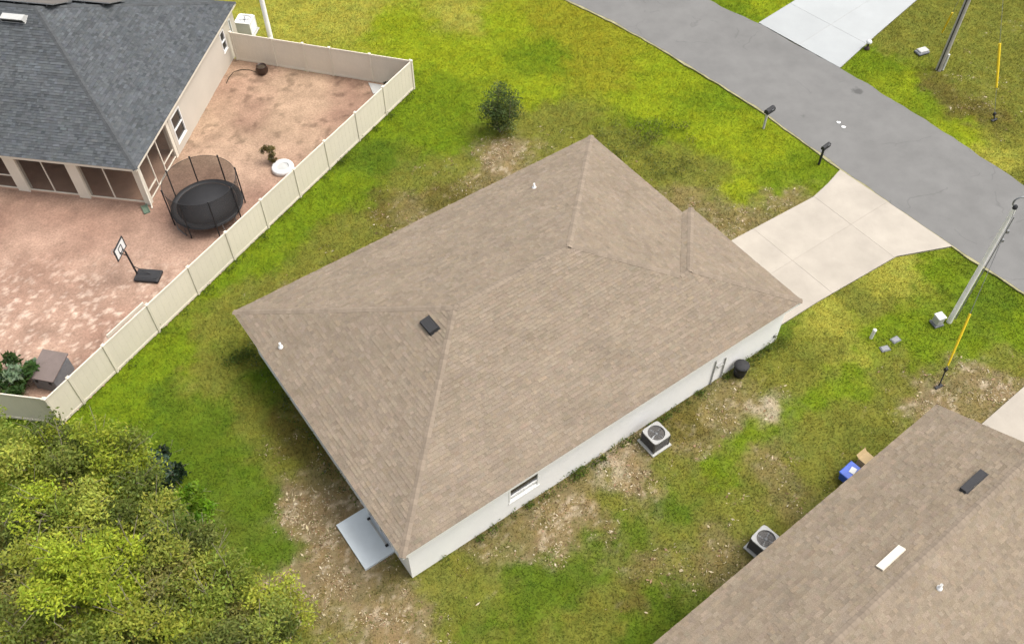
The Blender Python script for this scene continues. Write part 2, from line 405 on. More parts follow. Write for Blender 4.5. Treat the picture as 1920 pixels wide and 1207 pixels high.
def ground_colour(x, y):
    """base colour and bareness of the lawn at points x, y"""
    wx = x + (fbm(x, y, 0.45, 4, 1.0) - 0.5) * 2.4 + (fbm(x, y, 2.2, 3, 5.0) - 0.5) * 1.3
    wy = y + (fbm(x, y, 0.45, 4, 2.0) - 0.5) * 2.4 + (fbm(x, y, 2.2, 3, 6.0) - 0.5) * 1.3
    out = np.zeros((len(x), 3)); bare = np.zeros(len(x))
    for a in range(0, len(x), 20000):
        s = slice(a, a + 20000)
        d2 = (wx[s, None] - CX_) ** 2 + (wy[s, None] - CY_) ** 2
        w = 1.0 / (d2 + 0.35) ** 2.2
        w /= w.sum(1, keepdims=True)
        out[s] = w @ CC_; bare[s] = w @ CB_
    m = fbm(x, y, 1.3, 4, 9.0); m2 = fbm(x, y, 4.0, 3, 12.0)
    k = (0.84 + 0.32 * m) * (0.84 + 0.32 * m2)
    out *= k[:, None]
    # drier yellow and darker green flecks
    hue = (fbm(x, y, 2.6, 3, 15.0) - 0.5)[:, None]
    out = out * (1 + hue * np.array([0.28, 0.06, -0.1]))
    bare = np.clip(bare + (fbm(x, y, 1.8, 4, 20.0) - 0.5) * 0.9 * (bare > 0.1), 0, 1)
    # pale sandy flecks where the turf is thin
    fl = np.clip((fbm(x, y, 5.0, 2, 25.0) - 0.60) * 6, 0, 1) * np.clip(bare * 1.3 - 0.25, 0, 1)
    sand = np.array(alb((214, 196, 168), 0.6))
    out = out * (1 - fl[:, None] * .75) + sand * fl[:, None] * .75
    return np.clip(out, 0.002, 0.9), bare
def ground_z(x, y):
    return (fbm(x, y, 0.25, 3, 30.0) - 0.5) * 0.10 - 0.03

def axis(lo, hi, step, far):
    core = np.arange(lo, hi + step / 2, step)
    g = []; d = step; p = hi
    while p < far:
        d *= 1.35; p += d; g.append(p)
    h = []; d = step; p = lo
    while p > -far:
        d *= 1.35; p -= d; h.append(p)
    return np.array(h[::-1] + list(core) + g)
gx = axis(-26, 32, 0.14, 1500); gy = axis(8, 56, 0.14, 1500)
GX, GY = np.meshgrid(gx, gy)
gxx, gyy = GX.ravel(), GY.ravel()
gc, gb = ground_colour(gxx, gyy)
gz = ground_z(gxx, gyy)
nx, ny = len(gx), len(gy)
ii = (np.arange(ny - 1)[:, None] * nx + np.arange(nx - 1)[None]).ravel()
gF = np.stack([ii, ii + 1, ii + nx + 1, ii + nx], 1)
ground = np_mesh("ground", np.stack([gxx, gyy, gz], 1), gF, gc, M_GROUND, smooth=True)
tag(ground, "patchy green and dry brown lawn around the houses", "lawn", kind="structure")

# sandy yard inside the fence
ax_ = np.arange(-32, -5, 0.12); ay_ = np.arange(20, 48, 0.12)
SX, SY = np.meshgrid(ax_, ay_); sx, sy = SX.ravel(), SY.ravel()
t1 = fbm(sx, sy, 0.35, 4, 40.0)[:, None]; t2 = fbm(sx, sy, 1.1, 4, 41.0)[:, None]; t3 = fbm(sx, sy, 3.1, 3, 42.0)
cA = np.array(alb((204, 174, 150), .56)); cB = np.array(alb((204, 178, 144), .56)); cC = np.array(alb((172, 138, 118), .56)); cD = np.array(alb((240, 218, 194), .6))
up = np.clip((sy - 33) / 6, 0, 1)[:, None]
sc_ = cA * (1 - up) + (cA * .35 + cB * .65) * up
sc_ = sc_ * (1 - np.clip(t1 * 2.2 - .8, 0, 1) * .8) + cC * np.clip(t1 * 2.2 - .8, 0, 1) * .8
near = np.clip((sy - 29.5) / 3, 0, 1) * np.clip((35 - sy) / 2, 0, 1)           # trodden darker earth by the porch
sc_ = sc_ * (1 - near[:, None] * .5) + cC * near[:, None] * .5
foot = np.clip((fbm(sx, sy, 5.2, 2, 47.0) - 0.61) * 8, 0, 1) * np.clip((30.5 - sy) / 3, 0, 1)           # pale mottles: sunlit footprints painted into the sand colour
sc_ = sc_ * (1 - foot[:, None] * .8) + cD * foot[:, None] * .8
sc_ *= (0.70 + 0.54 * t2) * np.array([1.0, .96, .99])
t4 = fbm(sx, sy, 2.3, 3, 44.0)
dk = np.clip((t4 - .60) * 7, 0, 1) * np.clip((sy - 34) / 4, 0, 1)                 # dark scuffs at the far end
sc_ = sc_ * (1 - .35 * dk[:, None])
sz = 0.035 + (t3 - .5) * 0.05 + (t1[:, 0] - .5) * .05
nx, ny = len(ax_), len(ay_)
ii = (np.arange(ny - 1)[:, None] * nx + np.arange(nx - 1)[None]).ravel()
sF = np.stack([ii, ii + 1, ii + nx + 1, ii + nx], 1)
keep = pip(sx[sF].mean(1), sy[sF].mean(1), YARD)
yard = np_mesh("sandy_yard", np.stack([sx, sy, sz], 1), sF[keep], sc_, M_SAND, smooth=True)
tag(yard, "bare pinkish sandy backyard inside the tan fence", "yard", kind="structure")

# road with its sandy verge
def sheet(name, poly, z, mat, thick=0.05):
    o = MB().prism(poly, z - thick, z).build(name, mat)
    return o
def offset_line(pts, d):
    out = []
    for i, p in enumerate(pts):
        a = Vector(pts[max(i - 1, 0)]); b = Vector(pts[min(i + 1, len(pts) - 1)])
        t = (b - a).normalized(); out.append((p[0] - t.y * d, p[1] + t.x * d))
    return out
def strip(name, A, B, z, mat):
    mb = MB()
    for i in range(len(A) - 1):
        mb.add([(*A[i], z), (*A[i + 1], z), (*B[i + 1], z), (*B[i], z), (*A[i], z - .05), (*A[i + 1], z - .05), (*B[i + 1], z - .05), (*B[i], z - .05)],
               [(0, 1, 2, 3), (0, 4, 5, 1), (2, 6, 7, 3)])
    return mb.build(name, mat)
UL = ROAD_U[::-1]
def resample(pts, n):
    P = np.array(pts); s = np.r_[0, np.cumsum(np.hypot(*np.diff(P, axis=0).T))]
    q = np.linspace(0, s[-1], n); return list(zip(np.interp(q, s, P[:, 0]).tolist(), np.interp(q, s, P[:, 1]).tolist()))
RL, RU = resample(ROAD_L, 420), resample(UL, 420)
def wob(pts, amp, off):
    P = np.array(pts); return [(x + (vnoise(np.array([x]), np.array([y]), 1.6, off)[0] - .5) * amp, y + (vnoise(np.array([x]), np.array([y]), 1.6, off + 3)[0] - .5) * amp) for x, y in pts]
RLw, RUw = wob(RL, .14, 50), wob(RU, .18, 55)
road = strip("road", RLw, RUw, 0.052, M_ASPHALT)
tag(road, "worn grey asphalt street running diagonally past the houses", "road", kind="structure")
verge = strip("road_verge", wob(offset_line(RL, -0.10), .14, 60), offset_line(RL, 0.15), 0.044, M_EDGE)
tag(verge, "pale sandy verge along the near edge of the street", "verge", kind="structure")

def clip_half(poly, nx_, ny_, c):
    out = []
    for i in range(len(poly)):
        p, q = poly[i], poly[(i + 1) % len(poly)]
        dp = nx_ * p[0] + ny_ * p[1] - c; dq = nx_ * q[0] + ny_ * q[1] - c
        if dp >= 0: out.append(p)
        if (dp >= 0) != (dq >= 0):
            t = dp / (dp - dq); out.append((p[0] + t * (q[0] - p[0]), p[1] + t * (q[1] - p[1])))
    return out
def paved(name, label, poly, z, mat, org, ang, us, vs):
    """driveway: joint bed with separate poured slabs"""
    base = sheet(name, poly, z - 0.008, M_JOINT, 0.10)
    tag(base, label, "driveway", kind="structure")
    ux, uy = math.cos(ang), math.sin(ang)
    L = [(( p[0] - org[0]) * ux + (p[1] - org[1]) * uy, -(p[0] - org[0]) * uy + (p[1] - org[1]) * ux) for p in poly]
    g = 0.006
    for a in range(len(us) - 1):
        for b in range(len(vs) - 1):
            q = clip_half(clip_half(clip_half(clip_half(L, 1, 0, us[a] + g), -1, 0, -us[a + 1] + g), 0, 1, vs[b] + g), 0, -1, -vs[b + 1] + g)
            if len(q) < 3: continue
            W = [(org[0] + x * ux - y * uy, org[1] + x * uy + y * ux) for x, y in q]
            dz = random.uniform(-.002, .002)
            MB().prism(W, z - .05, z + dz).build("concrete_slab", mat, base)
    return base
paved("driveway", "pale cream concrete driveway from the brown-roofed house to the street", DRIVE, 0.062, M_PAVE, (HX, HY), HPSI - math.pi / 2, [5, 10.0, 16], [18, 22.9, 26.9, 32])
paved("opposite_driveway", "bright white concrete driveway across the street", DRIVE2, 0.062, M_PAVEW, (14.7, 48.45), math.atan2(-4.4, 3.84), [-6, 2.95, 12], [-3, 3.0, 20])
paved("side_driveway", "cream concrete driveway corner at the right edge beside the second brown roof", DRIVE3, 0.062, M_PAVE, (19.11, 20.51), R(38), [-6, 0, 3.5, 12], [-12, 20])

# ------------------------------------------------------------------ roofs
def face_frame(poly):
    P = [np.array(p, float) for p in poly]
    ex = P[1] - P[0]; ex /= np.linalg.norm(ex)
    k = next(p for p in P[2:] if np.linalg.norm(np.cross(ex, p - P[0])) > 1e-6)
    n = np.cross(ex, k - P[0]); n /= np.linalg.norm(n)
    if n[2] < 0: n = -n
    ey = np.cross(n, ex)
    if ey[2] < 0: ey = -ey
    return P[0], ex, ey, n
def shingle_tabs(poly, rng, base, spread):
    """tabs of one roof plane: list of (8 corner points, colour)"""
    o, ex, ey, n = face_frame(poly)
    Q = [((np.array(p) - o) @ ex, (np.array(p) - o) @ ey) for p in poly]
    smax = max(q[1] for q in Q)
    def span(s):
        xs = []
        for i in range(len(Q)):
            (xa, sa), (xb, sb) = Q[i], Q[(i + 1) % len(Q)]
            if (sa <= s < sb) or (sb <= s < sa): xs.append(xa + (xb - xa) * (s - sa) / (sb - sa))
        return (min(xs), max(xs)) if len(xs) >= 2 else None
    e = 0.143; tabs = []
    nrow = int(math.ceil(smax / e)); prev_tone = 1.0
    for r in range(nrow):
        s0, s1 = r * e, min((r + 1) * e + 0.02, smax)
        a0 = span(min(s0 + 1e-4, smax - 1e-4)); a1 = span(min((r + 1) * e, smax) - 1e-4)
        if not a0 or not a1: continue
        x = min(a0[0], a1[0]) - rng.random() * 0.3
        xe = max(a0[1], a1[1])
        rowtone = 1 + rng.normal() * 0.018
        while x < xe:
            w = rng.choice([0.1, 0.14, 0.17, 0.22, 0.3]); b = x + w
            l0, r0 = np.clip([x, b], *a0); l1, r1 = np.clip([x, b], *a1)
            x = b
            if r0 - l0 < 0.004 and r1 - l1 < 0.004: continue
            h = 0.006 + (0.010 if rng.random() < 0.5 else 0.0) + rng.random() * 0.003
            lo = s0 - (0.012 if r == 0 else 0.0)
            P = [(l0, lo, 0), (r0, lo, 0), (l0, lo, h + .004), (r0, lo, h + .004), (r1, s1, .002), (l1, s1, .002)]
            V = [o + ex * p[0] + ey * p[1] + n * p[2] for p in P]
            tone = rowtone * (1 + np.clip(rng.normal(), -2, 2) * spread) * (0.96 if h < 0.010 else 1.02)
            c = np.array(base) * tone * (1 + np.array([rng.normal() * .015, 0, rng.normal() * .02]))
            tabs.append((V, c))
    return tabs
TABF = [(2, 3, 4, 5), (0, 1, 3, 2), (0, 2, 5), (1, 4, 3)]
def build_roof(house, polys, ridges, base, spread, capmat, deckmat, to_world, seed, thick=0.16):
    rng = np.random.default_rng(seed)
    roof = MB()
    for poly in polys:
        o, ex, ey, n = face_frame(poly)
        b = [np.array(p) - np.array([0, 0, .004]) for p in poly]
        roof.add(b, [tuple(range(len(b)))])
    ro = roof.build("roof", deckmat, house)
    tabs = []
    for poly in polys: tabs += shingle_tabs(poly, rng, base, spread)
    cw = to_world
    def score(t):
        c = sum(t[0][2:6]) / 4
        w = cw(c); vis = w[0] > -27 and w[1] > 9
        area = np.linalg.norm(t[0][3] - t[0][2])
        return (np.linalg.norm(w - CAMPOS) if vis else 999) - (4 if area > .25 else 0)
    # only tabs that fall inside the picture can be told apart
    def inframe(t):
        w = Vector(cw(sum(t[0][2:6]) / 4)) - Vector(CAMPOS)
        z = w.dot(fwd)
        return abs(w.dot(cr) / z) < 0.53 and abs(w.dot(cu) / z) < 0.335
    order = sorted(range(len(tabs)), key=lambda i: score(tabs[i]))
    solo = set([i for i in order if inframe(tabs[i])][:300])
    V = []; F = []; C = []
    for i, (tv, c) in enumerate(tabs):
        if i in solo:
            ctr = sum(tv) / len(tv)
            me = bpy.data.meshes.new("shingle")
            me.from_pydata([tuple(p - ctr) for p in tv], [], TABF)
            a = me.attributes.new("Col", 'FLOAT_COLOR', 'POINT')
            a.data.foreach_set("color", np.tile(np.r_[c, 1.0], len(tv)).astype(np.float32))
            so = link("shingle", me, M_SHINGLE, ro); so.location = ctr
        else:
            k = len(V); V += tv; C += [c] * len(tv)
            F += [(k + 2, k + 3, k + 4, k + 5), (k + 0, k + 1, k + 3, k + 2)]
    f = np_mesh("shingle_field", np.array(V), np.array(F), np.array(C), M_SHINGLE, ro)
    f["kind"] = "stuff"
    # hip and ridge caps
    for a, b, n1, n2 in ridges:
        a = np.array(a, float); b = np.array(b, float); d = b - a; Ln = np.linalg.norm(d); d /= Ln
        n1 = np.array(n1, float); n2 = np.array(n2, float); n1 /= np.linalg.norm(n1); n2 /= np.linalg.norm(n2)
        mid = n1 + n2; mid /= np.linalg.norm(mid)
        # each side runs down its own plane
        s1 = np.cross(n1, d); s2 = np.cross(d, n2)
        if s1 @ n2 > 0: s1 = -s1
        if s2 @ n1 > 0: s2 = -s2
        wd = 0.13; ln = 0.27; lo, hi = 0.020, 0.012
        c0 = mid * 0.012
        P = [mid * lo + c0, s1 * wd + n1 * lo, s2 * wd + n2 * lo, d * ln + mid * hi + c0, d * ln + s1 * wd + n1 * hi, d * ln + s2 * wd + n2 * hi,
             mid * 0, s1 * wd, s2 * wd]
        me = bpy.data.meshes.new("ridge_cap")
        me.from_pydata([tuple(p) for p in P], [], [(0, 1, 4, 3), (0, 3, 5, 2), (0, 6, 7, 1), (0, 2, 8, 6), (1, 7, 4), (2, 5, 8)])
        me.materials.append(capmat)
        k = 0.0
        while k < Ln - 0.1:
            o = link("ridge_cap", me, None, ro); o.location = a + d * k + mid * random.uniform(0, .004)
            k += 0.205
    return ro

def eave_trim(house, pts, z, mat, h=0.19, t=0.03, closed=True):
    """fascia boards under the roof edge"""
    n = len(pts)
    cx = sum(p[0] for p in pts) / n; cy = sum(p[1] for p in pts) / n
    for i in range(n if closed else n - 1):
        p, q = Vector(pts[i]), Vector(pts[(i + 1) % n])
        d = q - p; L = d.length
        if L < .05: continue
        nrm = Vector((-d.y, d.x)).normalized()
        m = (p + q) / 2
        if nrm.dot(Vector((cx, cy)) - m) < 0: nrm = -nrm
        c = m + nrm * (t / 2 + .012)
        MB().box((c.x, c.y, z - h / 2 - .012), (L - .03, t, h), math.atan2(d.y, d.x)).build("fascia", mat, house)

def wall_run(mb, p0, p1, z0, z1, th, holes=()):
    """wall from p0 to p1 (outer face on the right of p0->p1), openings (t0,t1,za,zb)"""
    p0 = Vector(p0); p1 = Vector(p1); d = p1 - p0; L = d.length; a = math.atan2(d.y, d.x); d.normalize()
    nn = Vector((-d.y, d.x))
    def seg(t0, t1, za, zb):
        if t1 - t0 < .005 or zb - za < .005: return
        c = p0 + d * ((t0 + t1) / 2) + nn * (th / 2)
        mb.box((c.x, c.y, (za + zb) / 2), (t1 - t0, th, zb - za), a)
    t = 0
    for (t0, t1, za, zb) in sorted(holes):
        seg(t, t0, z0, z1); seg(t0, t1, z0, za); seg(t0, t1, zb, z1); t = t1
    seg(t, L, z0, z1)
    return mb
def window_unit(house, p, ang, w, z0, z1, name="window", lower_blind=False, fw=0.07, mid=True, glassmat=None, mf=0.48):
    """window: frame with sash bar, two panes and a sill; p = middle of opening on the outer face, ang = direction along the wall"""
    g = glassmat or M_GLASS
    o = empty(name, (p[0], p[1], z0), ang); o.parent = house
    h = z1 - z0
    fr = MB()
    for x in (-w / 2 + fw / 2, w / 2 - fw / 2): fr.box((x, 0.03, h / 2), (fw, .10, h))
    fr.box((0, 0.03, fw / 2), (w - 2 * fw, .097, fw)); fr.box((0, 0.03, h - fw / 2), (w - 2 * fw, .097, fw))
    if mid: fr.box((0, 0.03, h * mf), (w - 2 * fw, .09, fw * .8))
    fr.build("frame", M_STUCCO if lower_blind else M_WHITEP, o)
    MB().box((0, 0.05, h * (1 + mf) / 2), (w - 2 * fw, .012, h * (1 - mf))).build("pane", g, o)
    MB().box((0, 0.05, h * mf / 2), (w - 2 * fw, .012, h * mf - .01)).build("pane", M_BLIND if lower_blind else g, o)
    MB().box((0, -.01, -.025), (w + .04, .05, .05)).build("sill", M_STUCCO if lower_blind else M_TRIM, o)
    return o

# ------------------------------------------------------------------ the main house
W_, L_, D_, G_, P_, ZE = HW, HL, HD, HG, HP, HZE
house = empty("house", (HX, HY, 0), HPSI - math.pi / 2)
tag(house, "white stucco house with a large tan-brown shingled hip roof in the middle", "house")
def z_(s): return ZE + P_ * s
A1 = (W_ / 2, L_ - W_ / 2, z_(W_ / 2)); A2 = (W_ / 2, W_ / 2, z_(W_ / 2))
R1 = (W_ - G_ / 2, L_ + D_ - G_ / 2, z_(G_ / 2)); R2 = (W_ - G_ / 2, L_ - G_ / 2, z_(G_ / 2))
c00, cW0, cWF, cGF, cG, c0L = (0, 0, ZE), (W_, 0, ZE), (W_, L_ + D_, ZE), (W_ - G_, L_ + D_, ZE), (W_ - G_, L_, ZE), (0, L_, ZE)
nR, nL, nB, nF = (P_, 0, 1), (-P_, 0, 1), (0, -P_, 1), (0, P_, 1)
mpolys = [[cW0, cWF, R1, R2, A1, A2], [c0L, c00, A2, A1], [c00, cW0, A2], [cWF, cGF, R1], [cG, cGF, R1, R2], [cG, c0L, A1, R2]]
mridges = [(c00, A2, nL, nB), (cW0, A2, nR, nB), (c0L, A1, nL, nF), (cWF, R1, nR, nF), (R2, A1, nR, nF), (A2, A1, nL, nR), (R2, R1, nL, nR), (cGF, R1, nL, nF)]
def m2w(p): x, y = H2W(p[0], p[1]); return np.array([x, y, p[2]])
roof_main = build_roof(house, mpolys, mridges, alb((175, 159, 139), .48), 0.05, M_CAPB, M_DECKB, m2w, 3)
eave_trim(house, [c00[:2], cW0[:2], cWF[:2], cGF[:2], cG[:2], c0L[:2]], ZE, M_TRIM)
MB().prism([(.05, .05), (W_ - .05, .05), (W_ - .05, L_ + D_ - .05), (W_ - G_ + .05, L_ + D_ - .05), (W_ - G_ + .05, L_ - .05), (.05, L_ - .05)], ZE - .20, ZE - .17).build("soffit", M_TRIM, house)
o_ = HOV
WT = ZE - .2
win_v0, win_v1 = 4.66, 6.04
wr = wall_run(MB(), (W_ - o_, o_), (W_ - o_, L_ + D_ - o_), 0, WT, .2, [(win_v0 - o_, win_v1 - o_, .92, 2.12)])
wr.build("wall", M_STUCCO, house)
slid0, slid1 = 9.75, 11.45
wb = wall_run(MB(), (o_, o_), (W_ - o_ - .2, o_), 0, WT, .2, [(2.2, 3.6, .9, 2.1), (slid0 - o_, slid1 - o_, .09, 2.1)])
wb.build("wall", M_STUCCO, house)
wall_run(MB(), (o_, L_ - o_), (o_, o_ + .2), 0, WT, .2, [(3, 4.4, .9, 2.1), (9, 10.4, .9, 2.1)]).build("wall", M_STUCCO, house)
wall_run(MB(), (W_ - G_ + o_ - .4, L_ - o_), (o_ + .2, L_ - o_), 0, WT, .2, [(1.2, 2.2, 0, 2.1), (3.4, 4.9, .9, 2.1)]).build("wall", M_STUCCO, house)
wall_run(MB(), (W_ - o_ - .2, L_ + D_ - o_), (W_ - G_ + o_, L_ + D_ - o_), 0, WT, .2, [(.6, 5.4, 0, 2.15)]).build("wall", M_STUCCO, house)
wall_run(MB(), (W_ - G_ + o_ - .2, L_ + D_ - o_), (W_ - G_ + o_ - .2, L_ - o_ - .2), 0, WT, .2).build("wall", M_STUCCO, house)
window_unit(house, (W_ - o_, (win_v0 + win_v1) / 2), math.pi / 2, win_v1 - win_v0, .92, 2.12, lower_blind=True, mf=.31)
window_unit(house, (o_ + 2.9, o_), 0, 1.4, .9, 2.1)
window_unit(house, (o_, L_ - o_ - 3.7), -math.pi / 2, 1.4, .9, 2.1)
window_unit(house, (o_, L_ - o_ - 9.7), -math.pi / 2, 1.4, .9, 2.1)
window_unit(house, (W_ - G_ + o_ - .4 - 4.15, L_ - o_), math.pi, 1.5, .9, 2.1)
# sliding glass door to the patio slab
sd = empty("sliding_door", ((slid0 + slid1) / 2, o_, .09), 0); sd.parent = house
sw = slid1 - slid0
fr = MB()
for x in (-sw / 2 + .04, 0, sw / 2 - .04): fr.box((x, .03, 1.0), (.08, .10, 2.0))
fr.box((0, .03, 1.97), (sw - .01, .095, .08)); fr.build("frame", M_WHITEP, sd)
for x in (-sw / 4, sw / 4): MB().box((x, .045, 1.0), (sw / 2 - .08, .015, 1.86)).build("pane", M_GLASS, sd)
MB().box((0, -.12, .03), (1.33, .07, .05)).build("threshold", M_PALEM, sd)
for x in (-.66, .66): MB().box((x, -.12, .05), (.09, .12, .09), 0, .02).build("track_stop", M_BLACKM, sd)
# front: garage door of stacked panels and entry door (turned away from the camera)
gd = empty("garage_door", (W_ - o_ - .2 - 3.0, L_ + D_ - o_, 0), math.pi); gd.parent = house
for k in range(4): MB().box((0, .06, .27 + k * .535), (4.78, .05, .525), 0, .01).build("panel", M_TRIM, gd)
ed = MB().box((W_ - G_ + o_ - .4 - 1.7, L_ - o_ - .06, 1.05), (.98, .06, 2.09)).build("door", M_CREAMT, house)
MB().tube([(W_ - G_ + o_ - 2.45, L_ - o_ - .02, 1.0), (W_ - G_ + o_ - 2.45, L_ - o_ + .04, 1.0)], .03).build("handle", M_GREYM, ed)
# electrical risers and meter on the side wall
for v, zt in ((15.01, 1.62), (15.6, 1.4)):
    MB().tube([(W_ - o_ + .035, v, .02), (W_ - o_ + .035, v, zt)], .032, 8).build("conduit", M_PALEM, house)
MB().box((W_ - o_ + .06, 15.3, 1.12), (.10, .32, .10), 0, .01).build("meter_box", M_PALEM, house)
MB().box((W_ - o_ + .03, 18.66, .50), (.06, .10, .16), 0, .01).build("hose_bib", M_GREYM, house)

# roof vents of the main house (things fixed to the roof: parts)
def pipe_vent(house, x, y, z, nrm, h=0.24, r=0.045):
    b = MB().lathe([(0.11, -.02), (0.10, .02), (r * 1.5, .05), (r, .07), (r, h), (r * .7, h), (r * .7, h - .12)], (0, 0, 0), 14).build("pipe_vent", M_WHITEP, house)
    b.location = (x, y, z); return b
pipe_vent(house, 2.95, 0.72, z_(.72) + .02, None); pipe_vent(house, 1.80, 13.96, z_(1.80) + .02, None)
def box_vent(house, loc, ax, ay, n, w, l, h, mat, name="roof_vent"):
    """slant-backed vent: hood over a flange"""
    ax, ay, n = [np.array(k, float) / np.linalg.norm(k) for k in (ax, ay, n)]
    o = np.array(loc, float)
    T = lambda x, y, z: tuple(o + ax * x + ay * y + n * z)
    fl = MB(); e = .03
    fl.add([T(-w / 2 - e, -l / 2 - e, .018), T(w / 2 + e, -l / 2 - e, .018), T(w / 2 + e, l / 2 + e, .018), T(-w / 2 - e, l / 2 + e, .018)], [(0, 1, 2, 3)])
    hood = MB()
    a, b = .03, h
    v = [T(-w / 2, -l / 2, a), T(w / 2, -l / 2, a), T(w / 2, l / 2, a), T(-w / 2, l / 2, a),
         T(-w / 2 + .03, -l / 2, b), T(w / 2 - .03, -l / 2, b), T(w / 2 - .03, l / 2 - .04, b * .62), T(-w / 2 + .03, l / 2 - .04, b * .62)]
    hood.add(v, [(3, 2, 1, 0), (4, 5, 6, 7), (0, 1, 5, 4), (1, 2, 6, 5), (2, 3, 7, 6), (3, 0, 4, 7)])
    ho = hood.build(name, mat, house)
    fl.build("flange", mat, ho)
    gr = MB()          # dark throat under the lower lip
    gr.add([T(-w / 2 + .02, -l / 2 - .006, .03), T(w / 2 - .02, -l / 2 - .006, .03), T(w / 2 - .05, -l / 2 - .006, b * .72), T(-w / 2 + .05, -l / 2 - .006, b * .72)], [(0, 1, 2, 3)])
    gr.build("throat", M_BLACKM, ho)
    return ho
nBv = np.array(nB, float)
box_vent(house, (6.56, 5.50, z_(5.50)), (1, 0, 0), (0, 1, P_), nBv, .76, .42, .17, M_BLACKM)

# ------------------------------------------------------------------ left neighbour: grey roof, screened porch
nb = empty("neighbour_house", (NBO[0], NBO[1], 0), NBR)
tag(nb, "cream stucco house with dark grey shingled roof and screened corner porch, top left", "house")
NZ, NP = 2.60, 0.5
x1, x0_, ya, yb = 0.15, -22.0, -.25, 13.72
half = (yb - ya) / 2
q00, q10, q11, q01 = (x0_, ya, NZ), (x1, ya, NZ), (x1, yb, NZ), (x0_, yb, NZ)
AP = (x1 - half, ya + half, NZ + NP * half); AQ = (x0_, ya + half, NZ + NP * half)
nb_polys = [[q00, q10, AP, AQ], [q10, q11, AP], [q11, q01, AQ, AP]]
kR, kB, kF = (NP, 0, 1), (0, -NP, 1), (0, NP, 1)
def n2w(p): x, y = N2W(p[0], p[1]); return np.array([x, y, p[2]])
build_roof(nb, nb_polys, [(q10, AP, kR, kB), (q11, AP, kR, kF), (AQ, AP, kB, kF)], alb((109, 113, 116), .50), 0.13, M_CAPG, M_DECKG, n2w, 5)
eave_trim(nb, [q00[:2], q10[:2], q11[:2], q01[:2]], NZ, M_CREAMT, .15)
MB().prism([(x0_, ya + .05), (x1 - .05, ya + .05), (x1 - .05, yb - .05), (x0_, yb - .05)], NZ - .17, NZ - .14).build("soffit", M_CREAMT, nb)
NWT = NZ - .17
# right wall: porch opening 0.45..3.65, windows further on
wall_run(MB(), (0, 3.75), (0, 13.3), 0, NWT, .2, [(.25, 1.35, .55, 2.12), (7.4, 8.0, 1.0, 2.2), (8.75, 9.05, 1.2, 2.2)]).build("wall", M_CREAM, nb)
window_unit(nb, (0, 3.75 + .8), math.pi / 2, 1.1, .55, 2.12)
window_unit(nb, (0, 3.75 + 7.7), math.pi / 2, .6, 1.0, 2.2)
window_unit(nb, (0, 3.75 + 8.9), math.pi / 2, .3, 1.2, 2.2, mid=False)
wall_run(MB(), (-.2, 13.3), (-21, 13.3), 0, NWT, .2).build("wall", M_CREAM, nb)
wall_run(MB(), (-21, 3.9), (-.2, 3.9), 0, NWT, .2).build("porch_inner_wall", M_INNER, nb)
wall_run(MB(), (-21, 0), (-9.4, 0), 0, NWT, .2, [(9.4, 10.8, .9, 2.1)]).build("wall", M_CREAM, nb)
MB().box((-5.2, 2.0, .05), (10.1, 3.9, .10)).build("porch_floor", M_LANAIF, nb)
# porch columns and header
def column(x, y, wx, wy): MB().box((x, y, NWT / 2), (wx, wy, NWT), 0, .015).build("porch_column", M_CREAMT, nb)
column(-.14, .14, .29, .29); column(-.14, 3.62, .26, .24); column(-3.42, .15, .58, .28); column(-6.62, .15, .62, .28); column(-9.2, .15, .4, .28)
MB().box((-4.6, .12, NWT - .06), (9.0, .16, .12)).build("porch_header", M_CREAMT, nb)
MB().box((-.12, 1.9, NWT - .06), (.16, 3.2, .12)).build("porch_header", M_CREAMT, nb)
# low white-framed pane beside the corner column, then screens
def screen(xa, xb, y, z0, z1, along='x'):
    c = ((xa + xb) / 2)
    if along == 'x': o = MB().box((c, y, (z0 + z1) / 2), (xb - xa, .006, z1 - z0)).build("porch_screen", M_SCREEN, nb)
    else: o = MB().box((y, c, (z0 + z1) / 2), (.006, xb - xa, z1 - z0)).build("porch_screen", M_SCREEN, nb)
    return o
def bar(p, d, name="screen_frame"): MB().box(p, d).build(name, M_CREAMT, nb)
for xa, xb in ((-1.83, -.30), (-3.12, -1.87), (-4.98, -3.72), (-6.30, -5.02), (-9.0, -6.95)):
    screen(xa, xb, .12, .12, NWT - .12)
for xm in (-1.85, -5.0, -8.0): bar((xm, .12, 1.2), (.05, .06, 2.2))
bar((-8.0, .12, .95), (2.0, .05, .06)); bar((-4.6, .12, .13), (8.7, .06, .06))
for a, b in ((.32, 1.26), (1.34, 2.27), (2.33, 3.48)): screen(a, b, -.10, .12, NWT - .12, 'y')
for ym in (1.3, 2.3): bar((-.10, ym, 1.2), (.06, .06, 2.2))
bar((-.10, .80, .62), (.055, .92, .07)); bar((-.10, 1.9, .13), (.06, 3.2, .06)); bar((-.10, 2.9, .62), (.055, 1.15, .05))
# furniture glimpsed through the screens
ch = empty("porch_sofa", (*N2W(-4.6, 2.4), .10), NBR); tag(ch, "dark sofa inside the screened porch of the grey-roofed house", "sofa")
MB().box((0, 0, .22), (1.9, .8, .36), 0, .05).build("seat", M_INNER, ch); MB().box((0, .36, .55), (1.9, .2, .6), 0, .05).build("backrest", M_DARK, ch)
for s in (-1, 1): MB().box((s * .92, 0, .38), (.18, .8, .5), 0, .04).build("armrest", M_DARK, ch)
